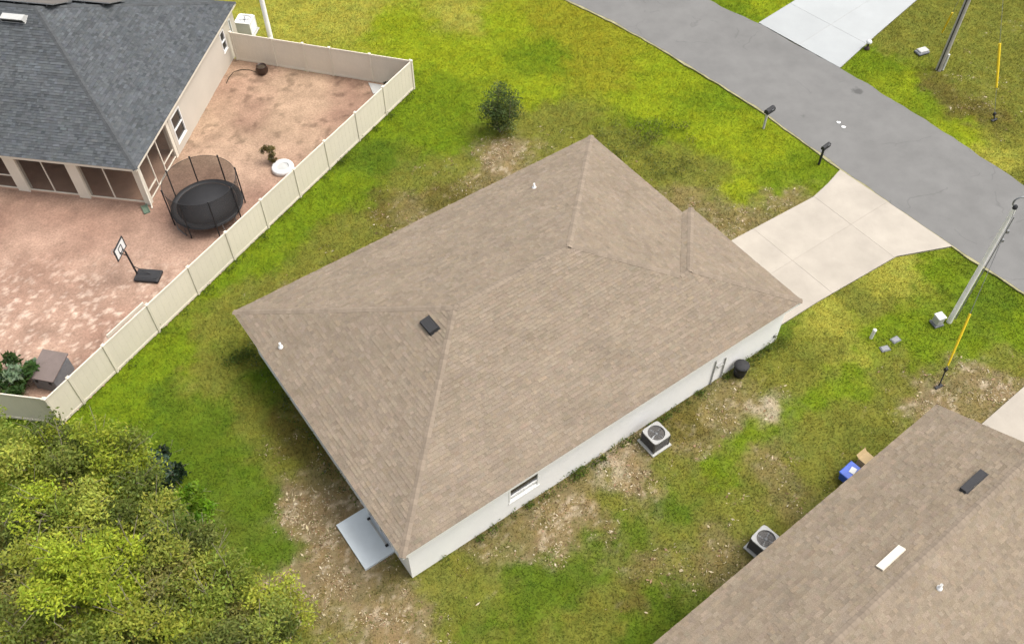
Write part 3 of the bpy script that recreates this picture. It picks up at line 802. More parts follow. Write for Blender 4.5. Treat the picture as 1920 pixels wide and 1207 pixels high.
# ridge vent box, gutter downspout, solar panels
box_vent(nb, (-7.72, 6.08, NZ + NP * (6.08 - ya)), (1, 0, 0), (0, 1, NP), (0, -NP, 1), 1.22, .40, .30, M_PALEM)
MB().tube([(.12, -.10, 2.45), (.06, -.06, 2.3), (.06, -.06, .12), (.14, -.22, .06)], .045, 8).build("downspout", M_CREAMT, nb)
def solar(x, y, w=1.68, l=1.70):
    o = empty("solar_panel", (x, y, NZ + NP * (yb - y) + .16), 0); o.parent = nb
    o.rotation_euler = (-math.atan(NP), 0, 0)
    MB().box((0, 0, 0), (w, l, .04)).build("frame", M_GREYM, o)
    MB().box((0, 0, .0235), (w - .07, l - .07, .006)).build("cell_sheet", M_SOLAR, o)
    for s in (-1, 1): MB().box((s * w * .3, 0, -.075), (.05, l, .10)).build("rail", M_DARK, o)
for k in range(4): solar(-6.85 - k * 1.72, 7.72)
for k in range(2): solar(-5.05 - k * 1.72, 9.55)

# ------------------------------------------------------------------ right neighbour: tan-brown gable roof
rn = empty("gable_house", (float(RO[0]), float(RO[1]), 0), RROT)
tag(rn, "house under a tan-brown gabled shingle roof cut off by the lower right corner", "house")
RZ, RP, RH, RX = 2.75, 0.41, 3.57, 7.75
zr = RZ + RP * RH; ze2 = zr - RP * (RX - RH)
rl = 20.5
rpolys = [[(0, -rl, RZ), (0, 0, RZ), (RH, 0, zr), (RH, -rl, zr)], [(RX, 0, ze2), (RX, -rl, ze2), (RH, -rl, zr), (RH, 0, zr)]]
def r2w(p): x, y = R2W(p[0], p[1]); return np.array([x, y, p[2]])
build_roof(rn, rpolys, [((RH, -rl, zr), (RH, 0, zr), (-RP, 0, 1), (RP, 0, 1))], alb((176, 160, 139), .48), 0.055, M_CAPB, M_DECKB, r2w, 9)
MB().box((.035, -rl / 2, RZ - .11), (.03, rl - .05, .19)).build("fascia", M_CREAMT, rn)
# rake boards follow the gable slope
for xa, za, xb, zb in ((0.02, RZ, RH, zr), (RH, zr, RX - .02, ze2)):
    mb = MB(); mb.add([(xa, -.015, za - .012), (xb, -.015, zb - .012), (xb, -.015, zb - .19), (xa, -.015, za - .19), (xa, -.045, za - .012), (xb, -.045, zb - .012), (xb, -.045, zb - .19), (xa, -.045, za - .19)],
                      [(0, 1, 2, 3), (7, 6, 5, 4), (0, 4, 5, 1), (2, 6, 7, 3), (0, 3, 7, 4), (1, 5, 6, 2)]); mb.build("rake_board", M_CREAMT, rn)
wall_run(MB(), (.4, -.35), (.4, -rl + .3), 0, RZ - .02, .2, [(3.2, 4.5, .9, 2.1), (12.5, 13.9, .9, 2.1)]).build("wall", M_CREAM, rn)
gab = MB(); gp = [(.42, 0), (RX - .3, 0), (RX - .3, ze2 - .05), (RH, zr - .22), (.42, RZ - .05)]
gab.add([(x, -.35, z) for x, z in gp] + [(x, -.55, z) for x, z in gp], [(0, 1, 2, 3, 4), (9, 8, 7, 6, 5)] + [(i, 5 + i, 5 + (i + 1) % 5, (i + 1) % 5) for i in range(5)])
gab.build("gable_wall", M_CREAM, rn)
MB().box((.2, -rl / 2, RZ - .19), (.33, rl - .1, .02)).build("soffit", M_CREAMT, rn)
window_unit(rn, (.4, -.35 - 3.85), -math.pi / 2, 1.3, .9, 2.1); window_unit(rn, (.4, -.35 - 13.2), -math.pi / 2, 1.4, .9, 2.1)
nRl = (-RP, 0, 1)
box_vent(rn, (2.95, -2.70, RZ + RP * 2.95), (0, -1, 0), (1, 0, RP), nRl, 1.22, .25, .14, M_DARK)
sl = MB(); b0 = np.array((2.95, -7.17, RZ + RP * 2.95)); axr = np.array((0, 1, 0.)); ayr = np.array((1, 0, RP)) / math.hypot(1, RP); nn_ = np.array(nRl) / math.hypot(1, RP)
v = [tuple(b0 + axr * x + ayr * y + nn_ * z) for z in (.02, .085) for x, y in ((-.58, -.13), (.58, -.13), (.58, .13), (-.58, .13))]
sl.add(v, [(3, 2, 1, 0), (4, 5, 6, 7), (0, 1, 5, 4), (1, 2, 6, 5), (2, 3, 7, 6), (3, 0, 4, 7)]); sl.build("white_roof_vent", M_CREAMT, rn)
pipe_vent(rn, 4.5, -6.7, zr - RP * (4.5 - RH) + .02, None)

# ------------------------------------------------------------------ tan vinyl fence
fence = empty("fence", (-5.34, 42.41, 0), 0)
tag(fence, "tan vinyl privacy fence enclosing the sandy backyard", "fence")
FO = Vector((-5.34, 42.41, 0)); FH = 1.83
def fence_run(P, Q, joints, side):
    """panels between posts from P to Q; joints = distances of the posts; side = which way the smooth face looks"""
    P = Vector((*P, 0)) - FO; Q = Vector((*Q, 0)) - FO
    d = (Q - P).normalized(); a = math.atan2(d.y, d.x); n = Vector((-d.y, d.x, 0))
    for i, s in enumerate(joints):
        p = P + d * s
        po = MB().box((p.x, p.y, FH / 2 + .01), (.115, .115, FH + .02), a, .012).build("post", M_VINYL, fence)
        mb = MB(); mb.box((p.x, p.y, FH + .035), (.145, .145, .03), a)
        b = len(mb.v); hw = .07; ca, sa = math.cos(a), math.sin(a)
        mb.add([(p.x + ca * x - sa * y, p.y + sa * x + ca * y, FH + .05) for x, y in ((-hw, -hw), (hw, -hw), (hw, hw), (-hw, hw))] + [(p.x, p.y, FH + .085)], [(0, 1, 4), (1, 2, 4), (2, 3, 4), (3, 0, 4)])
        mb.build("post_cap", M_VINYL, po)
        if i + 1 < len(joints):
            e = joints[i + 1]; L = e - s - .115; c = P + d * ((s + e) / 2)
            pan = empty("fence_panel", (c.x, c.y, 0), a); pan.parent = fence
            dz = random.uniform(-.012, .012)
            mb = MB(); nb_ = max(3, int(L / .285)); w = L / nb_
            for k in range(nb_):      # tongue-and-groove boards with recessed joints
                mb.box((-L / 2 + w * (k + .5), 0, FH / 2 + dz + .01), (w - .005, .024, FH - .20))
            mb.box((0, 0, FH / 2 + dz + .01), (L, .016, FH - .22))
            mb.build("boards", M_VINYL, pan)
            MB().box((0, 0, FH - .05 + dz), (L, .052, .13), 0, .008).build("top_rail", M_VINYL, pan)
            MB().box((0, 0, .10 + dz), (L, .052, .14), 0, .008).build("bottom_rail", M_VINYL, pan)
jr = [0.0, 1.18, 3.05, 5.56, 8.06, 10.5, 12.93, 15.38, 17.74, 20.28, 22.7, 25.31]
fence_run((-18.33, 20.67), (-5.34, 42.41), jr, 1)
tl = math.hypot(10.3, 2.72)
fence_run((-5.34, 42.41), (-15.64, 45.13), [.06, 2.4, 4.74, 6.3, 8.15, tl - .06], 1)
fence_run((-18.33, 20.67), (-33.0, 22.8), [.06, 2.4, 4.8, 7.2, 9.6, 12.0, 14.7], 1)

# ------------------------------------------------------------------ trampoline
tr = empty("trampoline", (-14.66, 32.70, 0), R(3.5))
tag(tr, "round black trampoline with tall dark net poles in the sandy yard", "trampoline")
RT = 1.68
MB().lathe([(0, .0), (RT - .26, .0), (RT - .26, -.012), (0, -.012)], (0, 0, .74), 40).build("jumping_mat", M_DARK, tr)
MB().lathe([(RT - .25, .005), (RT - .22, .03), (RT - .02, .03), (RT + .02, .0), (RT - .02, -.03), (RT - .25, -.01), (RT - .25, .005)], (0, 0, .745), 40).build("spring_pad", M_BLACKM, tr)
rim = [(RT * 1.01 * math.cos(w), RT * 1.01 * math.sin(w), .70) for w in np.linspace(0, 2 * math.pi, 41)]
MB().tube(rim, .028, 6, False).build("rim", M_DARK, tr)
for k in range(8):
    w = 2 * math.pi * (k + .5) / 8; x, y = 1.74 * math.cos(w), 1.74 * math.sin(w)
    po = MB().tube([(x, y, .05), (x, y, 2.3)], .034, 8).build("net_pole", M_BLACKM, tr)
    MB().lathe([(0, .05), (.04, .02), (.045, -.03), (.035, -.06)], (x, y, 2.3), 10).build("pole_cap", M_BLACKM, po)
for k in range(4):
    w = 2 * math.pi * (k + .5) / 4
    p = [(1.66 * math.cos(w - .22), 1.66 * math.sin(w - .22), .70), (1.7 * math.cos(w - .2), 1.7 * math.sin(w - .2), .06), (1.7 * math.cos(w + .2), 1.7 * math.sin(w + .2), .06), (1.66 * math.cos(w + .22), 1.66 * math.sin(w + .22), .70)]
    MB().tube(p, .026, 6).build("leg", M_GREYM, tr)
MB().lathe([(1.66, .76), (1.68, 1.6), (1.70, 2.26)], (0, 0, 0), 40).build("safety_net", M_NET, tr)
MB().tube([(1.71 * math.cos(w), 1.71 * math.sin(w), 2.26) for w in np.linspace(0, 2 * math.pi, 41)], .012, 5, False).build("net_hem", M_BLACKM, tr)

# ------------------------------------------------------------------ basketball hoop
bh = empty("basketball_hoop", (-17.20, 28.66, 0), R(-6))
tag(bh, "portable basketball hoop with white backboard and dark wheeled base on the sand", "basketball hoop")
b = MB(); b.box((.52, 0, .14), (1.16, .72, .20), 0, .06); b.box((.55, 0, .245), (.95, .5, .03), 0, .01); b.build("base", M_DARK, bh)
MB().tube([(.02, 0, .1), (-.02, 0, .9), (-.06, 0, 1.72)], .042, 8).build("pole", M_BLACKM, bh)
MB().tube([(.75, 0, .2), (-.01, 0, .75)], .02, 6).build("brace", M_BLACKM, bh)
for s in (-1, 1): MB().tube([(-.05, s * .02, 1.45), (-.22, s * .14, 1.75)], .022, 6).build("bracket", M_BLACKM, bh)
BX, BZ, BW, BHt = -.25, 1.86, .92, .60
bbd = MB().box((BX, 0, BZ), (.03, BW, BHt), 0, .006).build("backboard", M_WHITEP, bh)
fr = MB()
for y in (-BW / 2, BW / 2): fr.box((BX, y, BZ), (.05, .06, BHt + .06))
for z in (BZ - BHt / 2, BZ + BHt / 2): fr.box((BX, 0, z), (.048, BW - .06, .05))
fr.build("frame", M_DARK, bbd)
t = MB()
for x_ in (BX + .02, BX - .02):
    for y in (-.15, .15): t.box((x_, y, BZ - .03), (.012, .045, .34))
    for z in (BZ - .19, BZ + .13): t.box((x_, 0, z), (.011, .26, .045))
t.build("target_square", M_DARK, bbd)
MB().tube([(BX - .24 + .2 * math.cos(w), .2 * math.sin(w), BZ - .2) for w in np.linspace(0, 2 * math.pi, 25)], .014, 6, False).build("rim", M_GREYM, bh)
for s in (-1, 1): MB().tube([(.98, s * .30, .07), (.98, s * .36, .07)], .07, 12).build("wheel", M_BLACKM, bh)

# ------------------------------------------------------------------ air conditioners
def fan_top(mb, s, r, z, n=32):
    """square cover with a round opening"""
    ci = []; sq = []
    for k in range(n):
        w = 2 * math.pi * k / n; c, d = math.cos(w), math.sin(w); m = max(abs(c), abs(d))
        rr = s / m; lim = s * 1.30
        rr = min(rr, lim); ci.append((r * c, r * d)); sq.append((rr * c, rr * d))
    v = [(*p, z) for p in ci] + [(*p, z) for p in sq] + [(*p, z - .07) for p in sq] + [(*p, z - .10) for p in ci]
    f = []
    for k in range(n):
        j = (k + 1) % n
        f += [(k, n + k, n + j, j), (n + k, 2 * n + k, 2 * n + j, n + j), (k, j, 3 * n + j, 3 * n + k)]
    mb.add(v, f)
def condenser(x, y, rz, label, w=.84, h=.78, body=None, top=None):
    o = empty("air_conditioner", (x, y, 0), rz)
    tag(o, label, "air conditioner", "outdoor air conditioner units")
    MB().box((0, 0, .035), (w + .14, w + .14, .09), 0, .02).build("pad", M_PALEM, o)
    b = MB(); b.box((0, 0, .09 + (h - .15) / 2), (w - .07, w - .07, h - .16), 0, .05); bo = b.build("cabinet", body or M_FIN, o)
    s = MB(); nz = 11
    for k in range(nz):
        z = .13 + k * (h - .24) / (nz - 1)
        for sx, sy, dx, dy in ((1, 0, .02, w - .16), (-1, 0, .02, w - .16), (0, 1, w - .16, .02), (0, -1, w - .16, .02)):
            s.box((sx * (w / 2 - .028), sy * (w / 2 - .028), z), (dx, dy, .016))
    s.build("louvre", body or M_FIN, bo)
    for sx in (-1, 1):
        for sy in (-1, 1): MB().box((sx * (w / 2 - .045), sy * (w / 2 - .045), h / 2 + .03), (.075, .075, h - .1), 0, .02).build("corner_post", body or M_FIN, o)
    t = MB(); fan_top(t, w / 2, w * .415, h); t.build("top_cover", top or M_ACTOP, o)
    MB().lathe([(0, 0), (w * .42, 0)], (0, 0, h - .16), 28).build("fan_well", M_WELL, o)
    f = MB()
    for k in range(4):
        a = 2 * math.pi * k / 4 + .5; pts = []
        for r_, da, z in ((.06, -.35, .03), (w * .37, -.30, .05), (w * .37, .28, -.02), (.06, .35, -.01)):
            pts.append((r_ * math.cos(a + da), r_ * math.sin(a + da), h - .09 + z))
        f.add(pts, [(0, 1, 2, 3)])
    f.lathe([(.0, .04), (.07, .03), (.08, -.03)], (0, 0, h - .08), 14); f.build("fan", M_GREYM, o)
    g = MB()
    for r_ in (.10, .18, .26): g.tube([(r_ * math.cos(q), r_ * math.sin(q), h + .006) for q in np.linspace(0, 2 * math.pi, 29)], .004, 4, False)
    for k in range(6):
        a = math.pi * k / 3; g.tube([(.04 * math.cos(a), .04 * math.sin(a), h + .02), (w * .37 * math.cos(a), w * .37 * math.sin(a), h + .004)], .004, 4, False)
    g.build("fan_guard", M_BLACKM, o)
    return o
cx, cy = H2W(13.67, 11.21)
condenser(cx, cy, HPSI, "square dark air conditioner with pale top against the white wall of the central house")
condenser(9.2, 15.1, R(43), "square dark air conditioner half hidden by the lower right gabled roof's eave", h=.82)
condenser(-15.45, 47.75, R(-9), "pale white air conditioner unit behind the fence beside the grey-roofed house", w=.95, h=.95, body=M_WHITEP, top=M_WHITEP)

# ------------------------------------------------------------------ poles, guys, mailboxes, utilities
def guy(a, top, label, guard, rod=None, gr=.05):
    a = Vector(a); top = Vector(top); d = top - a
    o = empty("guy_wire", a, 0); tag(o, label, "guy wire", "pole guy wires")
    MB().tube([(0, 0, 0), d], .011, 5).build("cable", M_GREYM, o)
    g0, g1 = guard
    MB().tube([d * g0, d * (g0 * .5 + g1 * .5), d * g1], [gr * .8, gr, gr], 8).build("yellow_guard", M_YELLOW, o)
    if rod: 
        r_ = MB().tube([d * -.01, d * rod], .03, 6).build("anchor_rod", M_BLACKM, o)
        MB().box(d * rod, (.13, .13, .2), .4, .02).build("clamp", M_BLACKM, r_)
        MB().box((0, 0, .02), (.40, .14, .06), .5, .02).build("anchor_plate", M_BLACKM, o)
    return o
PT = (19.31, 25.80, 7.05)
p1 = empty("street_light_pole", (PT[0], PT[1], 0), 0)
tag(p1, "white street light pole leaning over the street at the right edge", "light pole")
MB().tube([(0, 0, -.1), (0, 0, 3.5), (0, 0, 7.0)], [.115, .10, .08], 12).build("shaft", M_CONCP, p1)
MB().lathe([(.088, -.10), (.09, .02), (.05, .06), (0, .07)], (0, 0, 7.02), 12).build("cap", M_DARK, p1)
arc = [(0, 0, 7.0)] + [(.14 - .27 * math.cos(w), .06, 7.2 + .27 * math.sin(w)) for w in np.linspace(-.5, 1.7, 9)]
ar = MB().tube(arc, .035, 8).build("arm", M_GREYM, p1)
MB().tube([arc[-1], (.55, .06, 7.44), (1.1, .06, 7.40)], [.04, .075, .06], 8).build("lamp_head", M_PALEM, ar)
MB().tube([(.17, -.05, .2), (.165, -.05, 3.4), (.15, -.04, 6.5)], .022, 6).build("conduit", M_GREYM, p1)
for z in (5.2, 5.7): MB().box((.22, -.05, z), (.11, .09, .16), 0, .01).build("bracket", M_GREYM, p1)
guy((17.83, 22.31, 0.0), (PT[0] + .02, PT[1] - .03, 6.95), "guy wire with yellow guard and black anchor beside the white light pole", (.13, .43), .105)
P2 = (24.08, 43.94); P2H = 10.4
p2 = empty("utility_pole", (*P2, 0), 0); tag(p2, "grey weathered wooden utility pole in the grass across the street", "utility pole")
MB().tube([(0, 0, -.1), (0, 0, 5), (0, 0, P2H)], [.17, .15, .12], 12).build("shaft", M_WOODP, p2)
MB().tube([(.19, -.10, .02), (.19, -.10, 1.05)], .055, 8).build("cable_guard", M_WHITEP, p2)
MB().tube([(-.13, -.14, .0), (-.11, -.12, P2H * .8)], .03, 6).build("cable", M_BLACKM, p2)
MB().box((0, .14, P2H - .4), (2.2, .10, .12)).build("crossarm", M_WOODP, p2)
guy((25.75, 39.5, 0.0), (P2[0], P2[1], P2H - .6), "guy wire with thick yellow guard near the top right corner", (.16, .37), .03, .07)
guy((25.15, 47.2, 0.0), (P2[0], P2[1], P2H - .9), "guy wire with pale yellow guard just behind the wooden utility pole", (.02, .20))
p3 = empty("white_pole", (-13.72, 46.2, 0), 0); tag(p3, "tall white concrete pole standing behind the tan fence", "pole")
MB().tube([(0, 0, -.1), (0, 0, 4), (0, 0, 8.6)], [.15, .13, .10], 12).build("shaft", M_CONCP, p3)
MB().lathe([(.105, -.05), (.11, .02), (0, .06)], (0, 0, 8.6), 12).build("cap", M_PALEM, p3)

def mailbox(x, y, rz, label, postmat, boxmat, ln=.54, w=.2):
    o = empty("mailbox", (x, y, 0), rz); tag(o, label, "mailbox", "kerbside mailboxes")
    MB().box((0, 0, .5), (.10, .10, 1.06), 0, .01).build("post", postmat, o)
    MB().box((.14, 0, .98), (ln * .8, .09, .05)).build("arm", postmat, o)
    n = 9; prof = [(-w / 2, 1.01)] + [(-w / 2 * math.cos(t), 1.12 + w / 2 * math.sin(t)) for t in np.linspace(0, math.pi, n)] + [(w / 2, 1.01)]
    m = len(prof); b = MB()
    b.add([(-.14, y_, z_v) for y_, z_v in prof] + [(-.14 + ln, y_, z_v) for y_, z_v in prof], [tuple(range(m - 1, -1, -1)), tuple(range(m, 2 * m))] + [(i, (i + 1) % m, m + (i + 1) % m, m + i) for i in range(m)], False)
    bo = b.build("box", boxmat, o)
    MB().box((-.14 + ln + .006, 0, 1.10), (.012, w * .9, .16)).build("door", boxmat, bo)
    MB().box((.2, -w / 2 - .012, 1.20), (.16, .012, .05)).build("flag", M_GREYM, bo)
RDIR = math.atan2(2.7, 2.3) - 0.15
mailbox(13.36, 38.93, RDIR, "dark grey mailbox on a pale post at the grass edge of the street", M_PALEM, M_DARK, .60, .28)
mailbox(15.70, 36.10, RDIR, "black mailbox on a black post at the corner of the cream driveway", M_BLACKM, M_BLACKM)
# electrical pedestal, marker post, valve lids
o = empty("utility_pedestal", (18.70, 25.68, 0), R(20)); tag(o, "small pale utility pedestal box at the foot of the white light pole", "utility box")
MB().box((0, 0, .04), (.46, .46, .10), 0, .02).build("base", M_LID, o); MB().box((0, 0, .30), (.36, .36, .46), 0, .05).build("cabinet", M_PALEM, o); MB().box((0, 0, .545), (.40, .40, .05), 0, .02).build("lid", M_WHITEP, o)
o = empty("marker_post", (15.63, 24.90, 0), 0); tag(o, "short white marker post in the grass beside grey valve lids", "marker post")
MB().tube([(0, 0, -.05), (.02, .02, .52)], .075, 10).build("tube", M_WHITEP, o); MB().lathe([(.085, -.03), (.085, .03), (.04, .06), (0, .065)], (.02, .02, .52), 10).build("cap", M_WHITEP, o)
for (x, y, rz, lb) in ((16.66, 24.78, .5, "pale grey valve lid in the grass, farther from the white marker post"), (16.08, 24.30, .3, "darker grey valve lid in the grass, nearer the second brown roof")):
    o = empty("valve_lid", (x, y, 0), rz); tag(o, lb, "valve lid", "valve lids in the grass")
    MB().box((0, 0, .015), (.44, .30, .06), 0, .02).build("rim", M_LID, o); MB().box((0, 0, .055), (.34, .22, .02), 0, .008).build("lid", M_GREYM, o)
o = empty("junction_box", (23.55, 45.5, 0), .4); tag(o, "low pale junction box in the grass beside the wooden utility pole", "utility box")
MB().box((0, 0, .06), (.75, .5, .12), 0, .03).build("base", M_LID, o); MB().box((.05, .03, .15), (.6, .4, .10), 0, .03).build("lid", M_PALEM, o)
o = empty("garden_light", (20.49, 45.85, 0), 0); tag(o, "small white-topped dark post beside the white driveway across the street", "garden light")
MB().lathe([(.16, .0), (.16, .10), (.07, .14), (.06, .40), (.12, .44)], (0, 0, 0), 12).build("post", M_POT, o); MB().lathe([(.16, .0), (.17, .06), (.10, .16), (0, .19)], (0, 0, .44), 12).build("cap", M_WHITEP, o)

# ------------------------------------------------------------------ loose things round the houses
px, py = H2W(13.22, 16.35)
o = empty("trash_bin", (px, py, 0), HPSI); tag(o, "charcoal lidded bin standing against the white side wall", "bin")
MB().lathe([(.0, .02), (.24, .02), (.27, .3), (.29, .62), (.30, .62)], (0, 0, 0), 18).build("body", M_DARK, o)
MB().lathe([(.31, .61), (.325, .65), (.28, .70), (.12, .74), (0, .745)], (0, 0, 0), 18).build("lid", M_DARK, o)
for s in (-1, 1): MB().tube([(s * .29, -.07, .50), (s * .35, -.05, .52), (s * .35, .05, .52), (s * .29, .07, .50)], .016, 6).build("handle", M_DARK, o)
o = empty("blue_cooler", (13.05, 18.02, 0), R(40)); tag(o, "glossy blue storage tub beside the eave of the lower right roof", "tub")
b = MB(); b.add([(sx * .30, sy * .22, .02) for sx, sy in ((-1, -1), (1, -1), (1, 1), (-1, 1))] + [(sx * .36, sy * .27, .5) for sx, sy in ((-1, -1), (1, -1), (1, 1), (-1, 1))], [(3, 2, 1, 0), (0, 1, 5, 4), (1, 2, 6, 5), (2, 3, 7, 6), (3, 0, 4, 7)]); b.build("tub", M_BLUE, o)
MB().box((0, 0, .52), (.78, .60, .06), 0, .025).build("lid", M_BLUE, o); MB().box((.05, -.02, .56), (.3, .22, .03), .2, .01).build("lid_highlight", M_WHITEP, o)  # small white plate on the lid stands in for its highlight
o = empty("cardboard_box", (13.80, 18.62, 0), R(38)); tag(o, "tan cardboard box next to the blue tub by the lower right roof", "box")
MB().box((0, 0, .25), (.52, .40, .46)).build("carton", M_CARD, o)
for s in (-1, 1):
    f = MB(); f.add([(-.26, s * .2, .48), (.26, s * .2, .48), (.26, s * .33, .58), (-.26, s * .33, .58)], [(0, 1, 2, 3)]); f.build("flap", M_CARD, o)
patio = sheet("patio", PATIO, .10, M_PATIO, .14); tag(patio, "small pale blue-grey concrete patio slab at the back of the central house", "patio", kind="structure")
# yard: ring planter, pot with hose, storage box, board, splash block, sheet in the corner
o = empty("ring_planter", (-11.58, 35.85, 0), 0); tag(o, "low white round planter ring on the sand near the fence", "planter")
MB().lathe([(.30, .06), (.30, .26), (.36, .31), (.52, .30), (.57, .22), (.57, .02), (.30, .02)], (0, 0, 0), 28).build("ring", M_WHITEP, o)
MB().lathe([(0, .24), (.31, .22)], (0, 0, 0), 20).build("gravel", M_PALEM, o)
o = empty("dark_pot", (-13.93, 43.85, 0), 0); tag(o, "dark brown round pot by the far fence of the sandy yard", "pot")
MB().lathe([(0, .0), (.22, .01), (.33, .18), (.34, .34), (.27, .48), (.29, .52), (.25, .52), (.23, .42)], (0, 0, 0), 20).build("body", M_POT, o); MB().lathe([(0, .44), (.24, .43)], (0, 0, 0), 18).build("soil", M_SOIL, o)
hose = MB().tube([(-14.2, 43.85, .06), (-14.7, 44.1, .06), (-15.2, 44.15, .06), (-15.6, 43.9, .06), (-15.75, 43.4, .06), (-15.8, 42.9, .06)], .022, 6).build("garden_hose", M_SOIL)
tag(hose, "brown garden hose curling from the dark pot to the cream wall", "hose")
o = empty("storage_box", (-19.25, 22.95, 0), R(-12)); tag(o, "grey-brown lidded storage box inside the fence corner", "storage box")
MB().box((0, 0, .42), (1.05, 1.25, .82), 0, .03).build("body", M_LID, o)
l_ = MB(); l_.add([(-.58, -.70, .84), (.58, -.70, .84), (.58, .68, 1.0), (-.58, .68, 1.0), (-.58, -.70, .89), (.58, -.70, .89), (.58, .68, 1.05), (-.58, .68, 1.05)], [(3, 2, 1, 0), (4, 5, 6, 7), (0, 1, 5, 4), (1, 2, 6, 5), (2, 3, 7, 6), (3, 0, 4, 7)]); l_.build("lid", M_SHED, o)
for s in (-1, 1): MB().box((s * .3, -.64, .6), (.10, .03, .14)).build("latch", M_BLACKM, o)
bd = MB(); bd.box((0, 0, 0), (2.1, .05, .22), 0, .01); bo = bd.build("loose_board", M_CREAMT); bo.location = (-16.35, 24.9, 1.5); bo.rotation_euler = (0, 0, R(59)); tag(bo, "pale board propped along the inside of the long fence", "board")
o = empty("splash_block", (-17.90, 33.02, 0), R(-60)); tag(o, "small grey-green splash block at the porch corner downspout", "splash block")
b = MB(); b.box((0, 0, .05), (.62, .30, .06), 0, .015)
for s in (-1, 1): b.box((0, s * .13, .10), (.62, .05, .06), 0, .01)
b.build("tray", M_GREENP, o)
MB().box((.1, 0, .085), (.40, .20, .012)).build("channel", M_GREENP, o)
cs = MB().prism([(-7.9, 42.85), (-6.3, 42.45), (-6.75, 41.75), (-7.55, 41.9)], .05, .10).build("white_sheet", M_PALEM); tag(cs, "white board lying flat in the far corner of the fenced yard", "board")
for i, (x, y, r_) in enumerate(((17.40, 39.30, .09), (17.57, 38.93, .09))):
    n = 9; pts = [(x + r_ * (1 + .25 * math.sin(k * 2.3 + i)) * math.cos(2 * math.pi * k / n) * 1.3, y + r_ * (1 + .2 * math.cos(k * 1.7)) * math.sin(2 * math.pi * k / n)) for k in range(n)]
    w = MB().prism(pts, .052, .075).build("paper_litter", M_WHITEP); tag(w, ("scrap of white litter on the street, the farther of two", "scrap of white litter on the street, the nearer of two")[i], "litter", "litter on the street")

# ------------------------------------------------------------------ vegetation
def leaf_quads(C, T1, T2, l, w):
    """rhombic leaves at centres C with long axis T1 and cross axis T2"""
    n = len(C)
    a = T1 * l[:, None]; b = T2 * w[:, None]
    V = np.stack([C - a, C + b, C + a, C - b], 1).reshape(-1, 3)
    F = np.arange(n * 4).reshape(n, 4)
    return V, F
def rand_axes(n, rng, up=0.5):
    nrm = rng.normal(size=(n, 3)); nrm[:, 2] = np.abs(nrm[:, 2]) + up; nrm /= np.linalg.norm(nrm, axis=1)[:, None]
    t = rng.normal(size=(n, 3)); t -= (t * nrm).sum(1)[:, None] * nrm; t /= np.linalg.norm(t, axis=1)[:, None]
    return t, np.cross(nrm, t)
def tree(name, label, x, y, h, cr_, nclump, nleaf, cols, seed, trunk=.14, base=.35, leaf=(.075, .032), spread=.30, cat="tree", group=None, flat=.75, upb=.5):
    rng = np.random.default_rng(seed)
    o = empty(name, (x, y, 0), 0); tag(o, label, cat, group)
    hb = h * base
    tr_ = MB(); lean = rng.normal(size=2) * .15
    top = Vector((lean[0], lean[1], hb))
    tr_.tube([(0, 0, -.1), (lean[0] * .4, lean[1] * .4, hb * .5), top], [trunk * 1.25, trunk, trunk * .85], 8)
    ctr = []; cz = (h + hb) / 2; rz_ = (h - hb) / 2
    k = 0
    while len(ctr) < nclump and k < 5000:
        k += 1
        p = rng.normal(size=3); p /= np.linalg.norm(p); r_ = rng.random() ** .45
        q = np.array([p[0] * cr_ * r_, p[1] * cr_ * r_, cz + p[2] * rz_ * r_ * 1.0])
        if all(np.linalg.norm(q - c) > cr_ * .34 for c in ctr): ctr.append(q)
    limbs = MB()
    for q in ctr:
        m = Vector(q) * .5 + top * .5 + Vector((rng.normal() * .15, rng.normal() * .15, -.12 * cr_))
        r0 = trunk * .42
        limbs.tube([top - Vector((0, 0, rng.random() * hb * .25)), m, Vector(q)], [r0, r0 * .6, r0 * .22], 5, False)
        for _ in range(5):
            out_ = Vector(q - np.array([0, 0, cz])).normalized()
            e = Vector(q) + Vector(rng.normal(size=3)) * cr_ * .26 + out_ * cr_ * .22
            limbs.tube([m * .3 + Vector(q) * .7, (Vector(q) + e) / 2 + Vector(rng.normal(size=3)) * .06, e], [r0 * .26, r0 * .18, .007], 4, False)
    trunk_o = tr_.build("trunk", M_BARK, o); limbs.build("limbs", M_BARK, trunk_o)
    P = []; Cc = []
    per = max(4, nleaf // len(ctr)); base_c = [np.array(alb(c, .60 if h < 4 else .66)) for c in cols]
    for q in ctr:
        ns = 7
        sub = q + rng.normal(size=(ns, 3)) * cr_ * spread * .55 * np.array([1, 1, .7])
        cc = base_c[rng.integers(len(base_c))] * (1 + rng.normal() * .10)
        k = rng.integers(ns, size=per)
        P.append(sub[k] + rng.normal(size=(per, 3)) * cr_ * spread * .38 * np.array([1, 1, flat]))
        sc2 = 1 + rng.normal(size=ns) * .10
        Cc.append(cc[None] * (sc2[k] * (1 + rng.normal(size=per) * .16))[:, None] * (1 + rng.normal(size=(per, 3)) * np.array([.07, .02, .07])))
    P = np.concatenate(P); Cc = np.clip(np.concatenate(Cc), .004, .6)
    P[:, 2] = np.maximum(P[:, 2], .05)
    t1, t2 = rand_axes(len(P), rng, upb)
    l = leaf[0] * (0.6 + .8 * rng.random(len(P))); w = leaf[1] * (0.7 + .6 * rng.random(len(P)))
    V, F = leaf_quads(P, t1, t2, l, w)
    np_mesh("crown", V, F, np.repeat(Cc, 4, 0), M_LEAF, o)
    return o
OLV = [(182, 190, 74), (152, 168, 66), (190, 198, 86), (138, 150, 66), (168, 182, 58), (114, 128, 56)]
LIM = [(192, 208, 66), (180, 196, 58), (168, 184, 62)]
DRY = [(176, 174, 96), (154, 164, 74), (128, 138, 66), (164, 172, 72)]
TG = "trees in the lower left corner"
